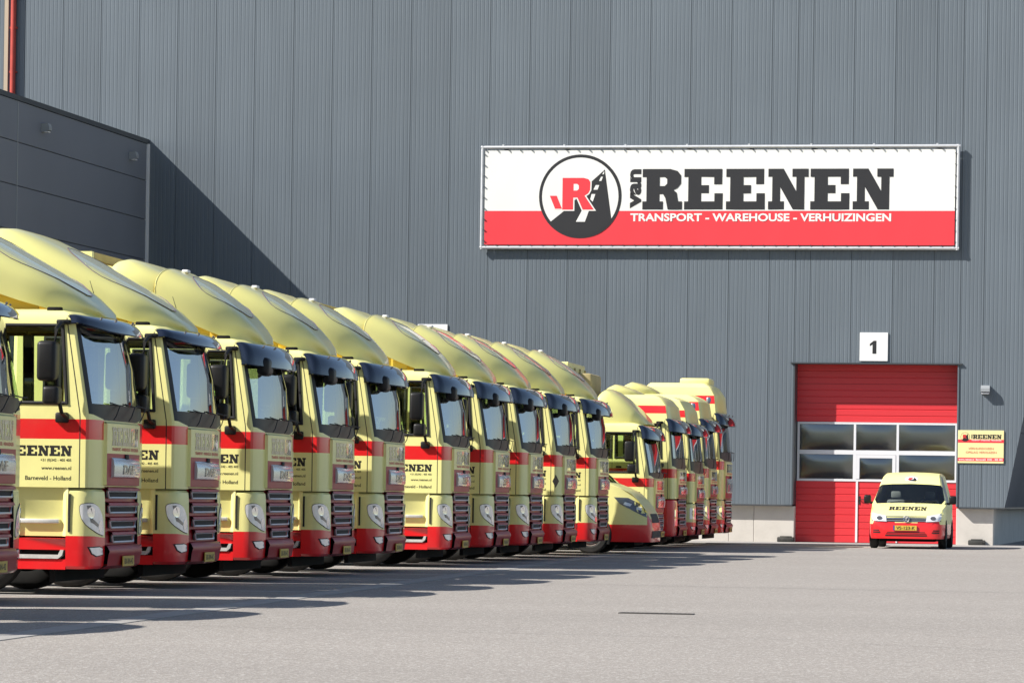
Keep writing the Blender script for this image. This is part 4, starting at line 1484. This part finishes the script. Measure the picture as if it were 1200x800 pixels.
        if sp == 'two':
            st = [(-1.41, .84, .41, 1.10), (-1.55, .90, .45, 1.15), (-1.75, 1.0, .50, 1.17), (-1.88, 1.035, .53, 1.17), (-1.97, 1.02, .50, 1.16), (-2.03, .95, .54, 1.13)]
            r2 = loft([(x, z0s + t_, z0s + b_, w_) for x, t_, b_, w_ in st], 'side_collar', 'yellow_grp')
            rn['kids'].append(N('side_collar', MB().grid(r2, 'yellow_grp').mesh('side_collar', 50)))
            rn['kids'].append(N('marker_lamp', MB().rbox(-1.38, -1.30, -.10, .06, z0s + .90, z0s + .94, .012, 'frame_white').mesh('marker_lamp')))
        nodes.append(rn)
    if sp in ('two', 'long'):
        nodes.append(N('aerial', MB().tube([(-.62, 1.02, zt + .09), (-.66, 1.03, zt + .25), (-.75, 1.04, zt + .52)], [.008, .005, .003], 'rubber', 6).rbox(-.66, -.58, .98, 1.06, zt + .06, zt + .11, .01, 'rubber').mesh('aerial')))
    # ---- chassis, wheels, tanks
    L = -6.4 if not P['body'] else -9.0
    b = MB()
    for s_ in (-1, 1):
        b.box(L, -.5, s_ * .42 - .04, s_ * .42 + .04, .70, .96, 'chassis')
    for x in (-.7, -2.4, -3.6, -4.8, L + .1):
        b.box(x - .06, x + .06, -.38, .38, .74, .92, 'chassis')
    b.box(-1.9, -.45, -.55, .55, .45, 1.0, 'chassis')
    b.box(-.62, -.56, -1.12, 1.12, .14, .40, 'chassis')  # black board and tray added to stand in for the shade below the bumper
    b.box(-.90, -.50, -1.10, 1.10, .40, .44, 'chassis')
    b.tube([(-1.4, -.95, .5), (-1.4, .95, .5)], .08, 'chassis')
    b.tube([(L + 1.2, -.95, .5), (L + 1.2, .95, .5)], .12, 'chassis')
    nodes.append(N('chassis', b.mesh('chassis')))
    for s_ in (-1, 1):
        nodes.append(N('fuel_tank', MB().rbox(-4.0, -2.45, min(s_ * .55, s_ * 1.18), max(s_ * .55, s_ * 1.18), .42, 1.02, .09, 'chassis', 3).mesh('fuel_tank')))
        nodes.append(N('wheel', None, WHEEL, (-1.40, s_ * 1.06, .5), (0, 0, 0 if s_ < 0 else math.pi)))
        for yy_ in (.80, 1.08):
            nodes.append(N('wheel', None, WHEEL, (L + 1.2, s_ * yy_, .5), (0, 0, 0 if s_ < 0 else math.pi)))
        b = MB()
        arc_ = [(L + 1.2 + .58 * math.cos(a), .5 + .58 * math.sin(a)) for a in [math.radians(q) for q in range(0, 181, 15)]]
        b.grid([[(x, s_ * .62, z) for x, z in arc_], [(x, s_ * 1.25, z) for x, z in arc_]], 'black_plastic')
        nodes.append(N('mudguard', b.mesh('mudguard')))
    if P['body']:
        bz = P['bz']
        x0, x1 = -8.9, -2.25 - P.get('bgap', .0)
        b = MB()
        b.box(x0, x1, -1.27, 1.27, 1.10, 1.22, 'chassis')
        if P['body'] == 'box':
            b.rbox(x0, x1, -1.27, 1.27, 1.225, bz, .02, 'cream', 1)
            bd = N('cargo_body', b.mesh('cargo_body', 0))
            fb = MB()
            for y in (-1.2, -.4, .4, 1.2):
                fb.box(x1 + .002, x1 + .03, y - .03, y + .03, 1.3, bz - .1, 'body_tan')
            bd['kids'].append(N('bulkhead_post', fb.mesh('bulkhead_post', 0)))
            bd['kids'].append(N('cooling_unit', MB().rbox(x1 + .004, x1 + .42, -.80, .80, bz - .95, bz - .22, .06, 'body_tan').mesh('cooling_unit')))
        else:
            bd = N('cargo_body', b.mesh('cargo_body', 0))
            for y in (-1.22, 1.22):
                bd['kids'].append(N('top_rail', MB().box(x0, x1, y - .05, y + .05, bz - .14, bz, 'cream').mesh('top_rail', 0)))
            bd['kids'].append(N('top_rail', MB().box(x1 - .1, x1 + .002, -1.168, 1.168, bz - .10, bz - .004, 'body_tan').mesh('top_rail', 0)))
            for y in (-1.2, -.6, 0, .6, 1.2):
                bd['kids'].append(N('bulkhead_post', MB().box(x1 - .08, x1 - .01, y - .05, y + .05, 1.225, bz - .15, 'body_tan').mesh('bulkhead_post', 0)))
            bd['kids'].append(N('bulkhead', MB().box(x1 - .12, x1 - .085, -1.2, 1.2, 1.225, bz - .3, 'cream').mesh('bulkhead', 0)))
        nodes.append(bd)
    else:
        nodes.append(N('fifth_wheel', MB().rbox(-5.5, -4.6, -.45, .45, .98, 1.10, .04, 'chassis').mesh('fifth_wheel')))
    return nodes


_protos = {}
CF = dict()
CFL = dict(spoiler='long')
CFB = dict(body='frame', bz=4.07)
CFS = dict(sticker=True)
LF = dict(bul=.08, zb=.78, zs0=1.34, zs1=1.52, zw0=1.64, zw1=2.46, zt=2.58, spoiler='small', body='box', bz=3.92, lamps='wide', small=True, visor=2, bgap=-.35)
XL = dict(rk=.55, bul=.05, zb=1.10, zs0=1.55, zs1=1.75, zw0=1.98, zw1=2.72, zt=2.80, zr=3.36, up=(2.95, 3.12), spoiler=None, lamps='square', visor=2, mirror='low', body='box', bz=3.9, bgap=.4)
XM = dict(rk=.55, bul=.05, zb=1.02, zs0=1.50, zs1=1.68, zw0=1.95, zw1=2.68, zt=2.78, zr=3.40, up=(2.94, 3.10), spoiler='far', lamps='wide', visor=2)
XN = dict(rk=.55, bul=.05, zb=1.12, zs0=1.60, zs1=1.82, zw0=2.05, zw1=2.85, zt=2.95, zr=3.56, up=(3.17, 3.38), spoiler='far', rooflamp=True, visor=2)
XO = dict(rk=.55, bul=.05, zb=1.10, zs0=1.82, zs1=2.03, zw0=2.25, zw1=3.05, zt=3.16, zr=3.93, up=(3.42, 3.62), spoiler=None, rooflamp=True, roofbox=True, visor=2)
YAW_T = math.radians(3.4)
# (near side y, front x, yaw in degrees, kind, label)
ROW = [
    (25.9, -11.68, 3.4, 'CF', None), (29.7, -11.68, 3.4, 'CF', None),
    (33.75, -11.72, 4.0, 'CFL', 'cream truck cut off by the picture edge, only its grille and windscreen edge showing'),
    (38.03, -11.70, 4.6, 'CFL', 'foremost fully visible cream truck, long roof deflector and complete phone number on its door'),
    (41.27, -11.68, 4.0, 'CFL', 'second fully visible cream truck with a long one-piece roof deflector'),
    (44.81, -11.68, 3.6, 'CFB', 'third fully visible cream truck, pale open cargo frame rising behind its two-piece deflector'),
    (48.26, -11.68, 3.4, 'CF', 'fourth fully visible cream truck, roof deflector against the dark shadow on the wall'),
    (51.50, -11.68, 3.4, 'CF', 'fifth fully visible cream truck, last before the wider gap in the row'),
    (56.28, -11.68, 3.2, 'CFB', 'sixth fully visible cream truck, just after the wider gap with its steps showing'),
    (59.63, -11.68, 3.0, 'CF', 'seventh fully visible cream truck, deflector in front of the half hidden white board'),
    (62.76, -11.68, 3.0, 'CF', 'eighth fully visible cream truck in the row, before the one with the black diamond'),
    (66.13, -11.68, 2.8, 'CFS', 'cream truck with a small black diamond sticker on its front corner'),
    (69.71, -11.66, 2.6, 'CF', 'cream truck standing beside the van nose, last of the ten alike trucks'),
    (77.00, -11.66, 2.5, 'LF', 'smaller low cream truck with sharp wedge deflector behind the van nose'),
    (80.60, -11.70, 2.2, 'XL', 'cream truck with all-red bumper corners and square stacked headlamps'),
    (83.90, -11.76, 2.2, 'XM', 'tall cream truck with wide headlamps between the square-lamp truck and the roof-lamp trucks'),
    (87.20, -11.90, 2.2, 'XN', 'tall cream truck with an oval roof lamp, second from the warehouse wall'),
    (90.50, -11.98, 2.0, 'XO', 'tallest cream truck with a roof unit, last in the row before the warehouse'),
]
KINDS = dict(CF=CF, CFL=CFL, CFB=CFB, CFS=CFS, LF=LF, XL=XL, XM=XM, XN=XN, XO=XO)
for i, (Yn, Xf, yw, kd, lab) in enumerate(ROW):
    if kd not in _protos:
        _protos[kd] = truck_parts(KINDS[kd])
    lab = lab or ('cream truck parked just outside the picture, nearest the camera' if i == 0 else 'cream truck parked just outside the picture beside the cut off one')
    t = link('delivery_truck', None, None, (Xf, Yn + 1.25, 0), (0, 0, math.radians(yw * .8)), lab, 'truck', 'cream and red trucks parked in a row')
    plant(t, _protos[kd])
    if i > 1:
        link('bay_line', mbl, ground, (-14.3, Yn - .40, 0), (0, 0, math.radians(yw)))


# ------------------------------------------------------------------ vans
def van_parts(S, W, belt, wheel, wx, wb, mats, screen, sidewin, roofw):
    """S: stations (x back from the nose, top height, half width)"""
    rows = []
    for x, zt, w_ in S:
        lv = [.24, .36, .58, .82, belt]
        r = []
        for z in lv:
            zz = min(z, zt - .02 * (lv.index(z) < 4) - .01)
            k = max(0, (z - zt) / .6)
            yy_ = w_ * (1 - .02 * (z > .7) - .03 * (z < .3)) * (1 - .35 * min(1, k))
            r.append((-x, -yy_, zz))
        if zt > belt + .12:
            h = zt - belt
            wr = w_ * .98 - roofw * h
            r += [(-x, -(w_ * .98 + (wr - w_ * .98) * .5), belt + h * .48), (-x, -wr, zt - .07), (-x, -wr * .93, zt - .02), (-x, -wr * .6, zt), (-x, 0, zt + .012)]
        else:
            r += [(-x, -w_ * .93, zt - .012), (-x, -w_ * .86, zt - .004), (-x, -w_ * .72, zt + .004), (-x, -w_ * .4, zt + .012), (-x, 0, zt + .016)]
        r = r + [(a, -b_, c) for a, b_, c in reversed(r[:-1])]
        rows.append(r)
    nc = len(rows[0])
    h_ = (nc - 1) // 2
    mi = lambda i: i if i < h_ else 2 * h_ - 1 - i

    def gl(j, i):
        c = mi(i)
        return (screen[0] <= j < screen[1] and c >= 6) or (sidewin[0] <= j < sidewin[1] and c in (4, 5))
    red_z = mats

    def mf(j, i):
        z = sum(rows[a][b_][2] for a in (j, j + 1) for b_ in (i, i + 1)) / 4
        x = sum(rows[a][b_][0] for a in (j, j + 1) for b_ in (i, i + 1)) / 4
        return 'red' if z < red_z else 'cream'
    b = MB().grid(rows, '', mf, gl)
    b.add(rows[0], [tuple(range(nc))], 'red')
    b.add(rows[-1], [tuple(range(nc))], 'cream')
    shell = b.mesh('body_shell', 32)
    glw = MB().grid(rows, 'glass_van', None, lambda j, i: not (screen[0] <= j < screen[1] and mi(i) >= 6))
    nodes = [N('body_shell', shell), N('windscreen', glw.mesh('windscreen', 50))]
    for sd in (0, 1):
        sw = MB().grid(rows, 'glass_van', None, lambda j, i: not (sidewin[0] <= j < sidewin[1] and mi(i) in (4, 5) and (i < h_) == (sd == 0)))
        nodes.append(N('side_window', sw.mesh('side_window', 50)))
    xs_, xe = -S[screen[0]][0], -S[-1][0]
    b = MB().box(xe + .1, xs_ - .25, -W + .1, W - .1, .35, .42, 'interior').box(xs_ - .7, xs_ - .05, -W + .12, W - .12, .8, belt - .06, 'van_cabin').box(xs_ - 2.0, xs_ - 1.96, -W + .34, W - .34, .42, S[-3][1] - .16, 'van_cabin')
    it = N('interior', b.mesh('interior', 0))
    for yo in (-.4, .4):
        it['kids'].append(N('seat', MB().rbox(xs_ - 1.45, xs_ - 1.3, yo - .22, yo + .22, .6, belt + .12, .05, 'van_cabin').rbox(xs_ - 1.42, xs_ - 1.33, yo - .12, yo + .12, belt + .16, belt + .32, .03, 'van_cabin').mesh('seat')))
    it['kids'].append(N('steering_wheel', MB().tube([(xs_ - .85, .4 + .18 * math.cos(k * math.pi / 10), belt - .04 + .17 * math.sin(k * math.pi / 10)) for k in range(21)], .014, 'rubber', 6).mesh('steering_wheel')))
    nodes.append(it)
    r = .32 if wheel is CADDY_WHEEL else .37
    for s_ in (-1, 1):
        for xx in (wx, wx + wb):
            nodes.append(N('wheel', None, wheel, (-xx, s_ * (W - .085), r), (0, 0, 0 if s_ < 0 else math.pi)))
            disc = [(-xx + r * 1.16 * math.cos(a), r + r * 1.16 * math.sin(a)) for a in [math.radians(q) for q in range(-25, 206, 11)]]
            nodes.append(N('wheel_arch', MB().poly(disc, lambda x, z: (x, s_ * (W + .004), z), 'rubber').mesh('wheel_arch', 0, False)))
    b = MB().box(xe + .2, -.35, -W + .25, W - .25, .17, .25, 'chassis')
    nodes.append(N('underbody', b.mesh('underbody', 0)))
    bm = bmesh.new()
    bm.from_mesh(shell)
    bm2 = bmesh.new()
    bm2.from_mesh(shell)
    bvh = BVHTree.FromBMesh(bm)
    return nodes, bvh, rows


def on_front(bvh, off, fallback=0.0):
    def f(y, z):
        h = bvh.ray_cast(Vector((2, y, z)), Vector((-1, 0, 0)))
        if h[0] is None:
            return (fallback, y, z)
        return (h[0].x + off, y, z)
    return f


def on_top(bvh, off):
    def f(x, y):
        h = bvh.ray_cast(Vector((x, y, 4)), Vector((0, 0, -1)))
        return (x, y, (h[0].z if h[0] is not None else 1) + off)
    return f


def fine_poly(mb, poly, fn, mat, step=.06, depth=None):
    """polygon cut into small pieces and laid on a curved surface; with depth it gets sides"""
    bm = bmesh.new()
    bm.faces.new([bm.verts.new((a, c, 0)) for a, c in poly])
    for ax in (0, 1):
        lo, hi = min(p[ax] for p in poly), max(p[ax] for p in poly)
        k = math.floor(lo / step) + 1
        while k * step < hi:
            bmesh.ops.bisect_plane(bm, geom=bm.verts[:] + bm.edges[:] + bm.faces[:], plane_co=(k * step, 0, 0) if ax == 0 else (0, k * step, 0), plane_no=(1, 0, 0) if ax == 0 else (0, 1, 0))
            k += 1
    bmesh.ops.triangulate(bm, faces=bm.faces[:])
    bm.verts.index_update()
    mb.add([fn(v.co.x, v.co.y) for v in bm.verts], [[v.index for v in f.verts] for f in bm.faces], mat)
    bm.free()


# small van in front of the loading door
S = [(0.0, .50, .56), (.015, .60, .66), (.03, .66, .72), (.06, .74, .79), (.11, .785, .825), (.18, .82, .85), (.45, .93, .885), (.75, 1.01, .895), (1.0, 1.065, .895),
     (1.2, 1.22, .895), (1.42, 1.39, .895), (1.62, 1.53, .895), (1.72, 1.60, .895), (1.9, 1.71, .895), (2.15, 1.78, .895), (2.6, 1.815, .895), (3.4, 1.82, .89), (4.2, 1.80, .88), (4.36, 1.70, .86), (4.40, 1.4, .85)]
nodes, bvh, rws = van_parts(S, .895, 1.04, CADDY_WHEEL, .90, 2.68, .64, (8, 11), (11, 15), .25)
ff0 = on_front(bvh, .006)
for sd in (-1, 1):
    b = MB()
    fine_poly(b, [(sd * .46, .64), (sd * .48, .775), (sd * .66, .81), (sd * .81, .845), (sd * .825, .74), (sd * .78, .655)], on_front(bvh, .022), 'lamp_clear', .03)
    hl = N('headlight', b.mesh('headlight', 50, False))
    b = MB()
    fine_poly(b, ellipse(sd * .63, .725, .065, .045), on_front(bvh, .030), 'lamp_dark', .03)
    hl['kids'].append(N('reflector', b.mesh('reflector', 50, False)))
    b = MB()
    fine_poly(b, [(sd * .50, .640), (sd * .82, .655), (sd * .81, .672), (sd * .50, .66)], on_front(bvh, .012), 'lamp_dark')
    hl['kids'].append(N('lamp_bezel', b.mesh('lamp_bezel', 50, False)))
    nodes.append(hl)
b = MB()
fine_poly(b, [(-.50, .635), (.50, .635), (.52, .775), (-.52, .775)], on_front(bvh, .006), 'rubber')
gn = N('grille', b.mesh('grille', 50, False))
for z in (.665, .715, .765):
    b = MB()
    fine_poly(b, [(-.50, z - .006), (.50, z - .006), (.50, z + .006), (-.50, z + .006)], on_front(bvh, .013), 'silver')
    gn['kids'].append(N('grille_bar', b.mesh('grille_bar', 50, False)))
em = MB()
ex0 = max(ff0(0, .70)[0], ff0(0, .64)[0]) + .02
ring = [(ex0, .07 * math.cos(k * math.pi / 12), .705 + .07 * math.sin(k * math.pi / 12)) for k in range(25)]
em.tube(ring, .010, 'lamp_chrome', 6)
for pth in ([(-.034, .762), (0, .712), (.034, .762)], [(-.060, .735), (-.03, .650), (0, .700), (.03, .650), (.060, .735)]):
    for a, c in zip(pth[:-1], pth[1:]):
        em.tube([(ex0, a[0], a[1]), (ex0, c[0], c[1])], .008, 'lamp_chrome', 6)
em.lathe_y(0, 0, [(.0001, 0)], 'lamp_dark', 3)
gn['kids'].append(N('emblem', em.mesh('emblem')))
nodes.append(gn)
b = MB()
fine_poly(b, [(-.50, .30), (.50, .30), (.44, .40), (-.44, .40)], on_front(bvh, .006), 'rubber')
for z in (.33, .365):
    fine_poly(b, [(-.47, z), (.47, z), (.47, z + .014), (-.47, z + .014)], on_front(bvh, .012), 'red')
nodes.append(N('lower_intake', b.mesh('lower_intake', 50, False)))
for sd in (-1, 1):
    b = MB()
    fine_poly(b, [(sd * .60, .37), (sd * .78, .37), (sd * .78, .45), (sd * .64, .45)], on_front(bvh, .006), 'rubber')
    fine_poly(b, [(sd * .62, .405), (sd * .78, .405), (sd * .78, .418), (sd * .62, .418)], on_front(bvh, .012), 'red')
    nodes.append(N('corner_intake', b.mesh('corner_intake', 50, False)))
px_ = ff0(0, .49)[0] + .03
pl = N('number_plate', MB().box(px_ - .03, px_, -.27, .25, .435, .55, 'plate').mesh('number_plate', 0))
pl['kids'].append(N('country_band', MB().box(px_ - .03, px_ + .003, -.30, -.27, .435, .55, 'plate_blue').mesh('country_band', 0)))
b = MB()
text(b, 'VS-123-K', -.01, .455, .44, .075, lambda y, z: (px_ + .004, y, z), 'letter_black', .01, 'C')
pl['kids'].append(N('plate_lettering', b.mesh('plate_lettering', 0, False)))
nodes.append(pl)
b = MB()
tp = on_top(bvh, .006)
for i_, ch in enumerate('REENEN'):
    o, hs = LET[ch]
    fq = lambda a, c: tp(-.36 - c, a)
    tr = lambda pts: [(-.44 + i_ * .15 + p * .14, q * .26) for p, q in pts]
    b.poly(tr(o), fq, 'letter_black', [tr(q) for q in hs])
nodes.append(N('bonnet_lettering', b.mesh('bonnet_lettering', 0, False)))
b = MB()
fl = on_front(bvh, .012)
fine_poly(b, ellipse(0, 1.655, .155, .06, 20), fl, 'board_white', .03)
fl2 = on_front(bvh, .018)
fine_poly(b, [(-.10, 1.61), (.10, 1.61), (.13, 1.64), (.07, 1.70), (.04, 1.65)], fl2, 'letter_black', .03)
fine_poly(b, [(-.09, 1.635), (-.03, 1.635), (.02, 1.66), (.03, 1.69), (-.06, 1.69)], on_front(bvh, .022), 'letter_red', .03)
nodes.append(N('roof_logo', b.mesh('roof_logo', 0, False)))
for sd in (-1, 1):
    b = MB().rbox(-1.42, -1.28, min(sd * .93, sd * 1.10), max(sd * .93, sd * 1.10), 1.06, 1.26, .04, 'black_plastic', 3).rbox(-1.40, -1.30, min(sd * .84, sd * .96), max(sd * .84, sd * .96), 1.05, 1.10, .02, 'black_plastic')
    nodes.append(N('door_mirror', b.mesh('door_mirror')))
for yo in (-.45, .15):
    nodes.append(N('wiper', MB().tube([(-.98, yo, 1.085), (-1.06, yo + .30, 1.135), (-1.06, yo + .52, 1.125)], .009, 'rubber', 6).mesh('wiper')))
van = link('small_van', None, None, (-7.44, 88.6, 0), (0, 0, -math.pi / 2 + .02), 'small cream and red van facing the camera in front of the red door', 'van')
plant(van, nodes)

# larger van standing in the truck row, only its nose shows
S = [(0.0, .55, .72), (.03, .70, .82), (.08, .82, .88), (.15, .93, .92), (.25, 1.05, .945), (.40, 1.20, .965), (.62, 1.31, .975), (.85, 1.40, .98),
     (1.1, 1.62, .98), (1.4, 1.95, .98), (1.65, 2.2, .98), (1.8, 2.33, .98), (2.1, 2.42, .98), (3.0, 2.48, .98), (4.2, 2.48, .98), (5.2, 2.47, .98), (5.3, 2.3, .97)]
nodes, bvh, rws = van_parts(S, .98, 1.36, SMALL_WHEEL, 1.20, 3.2, .66, (7, 10), (10, 12), .12)
tpv = on_top(bvh, .006)
fv = on_front(bvh, .008)


def on_side(sd):
    def f(x, z):
        h = bvh.ray_cast(Vector((x, sd * 3, z)), Vector((0, -sd, 0)))
        if h[0] is None:
            h2 = bvh.ray_cast(Vector((2, sd * .85, z)), Vector((-1, 0, 0)))
            return (h2[0].x + .008, sd * .85, z) if h2[0] is not None else (x, sd * .8, z)
        return (x, h[0].y + sd * .008, z)
    return f


for sd in (-1, 1):
    b = MB()
    fine_poly(b, [(-.06, .72), (-.10, .86), (-.24, 1.0), (-.46, 1.11), (-.74, 1.12), (-.62, .99), (-.32, .84), (-.14, .75)], on_side(sd), 'lamp_dark', .05)
    hl = N('headlight', b.mesh('headlight', 50, False))
    b = MB()
    fx_ = on_side(sd)
    fine_poly(b, [(-.30, .89), (-.20, .86), (-.14, .92), (-.26, .95)], lambda x, z: (fx_(x, z)[0], fx_(x, z)[1] + sd * .006, z), 'lamp_clear', .05)
    fine_poly(b, [(-.55, .98), (-.42, .94), (-.38, .99), (-.52, 1.03)], lambda x, z: (fx_(x, z)[0], fx_(x, z)[1] + sd * .006, z), 'lamp_clear', .05)
    hl['kids'].append(N('reflector', b.mesh('reflector', 50, False)))
    nodes.append(hl)
b = MB()
fine_poly(b, [(-.60, .62), (.60, .62), (.55, .80), (-.55, .80)], fv, 'rubber')
nodes.append(N('grille', b.mesh('grille', 50, False)))
b = MB()
fine_poly(b, [(-.75, .32), (.75, .32), (.70, .46), (-.70, .46)], fv, 'rubber')
nodes.append(N('lower_intake', b.mesh('lower_intake', 50, False)))
for sd in (-1, 1):
    nodes.append(N('door_mirror', MB().rbox(-1.5, -1.36, min(sd * 1.05, sd * 1.22), max(sd * 1.05, sd * 1.22), 1.42, 1.78, .04, 'black_plastic').mesh('door_mirror')))
v2 = link('panel_van', None, None, (-11.20, 74.12, 0), (0, 0, math.radians(2)), 'cream and red van nose with dark headlamps standing between the trucks', 'van')
plant(v2, nodes)
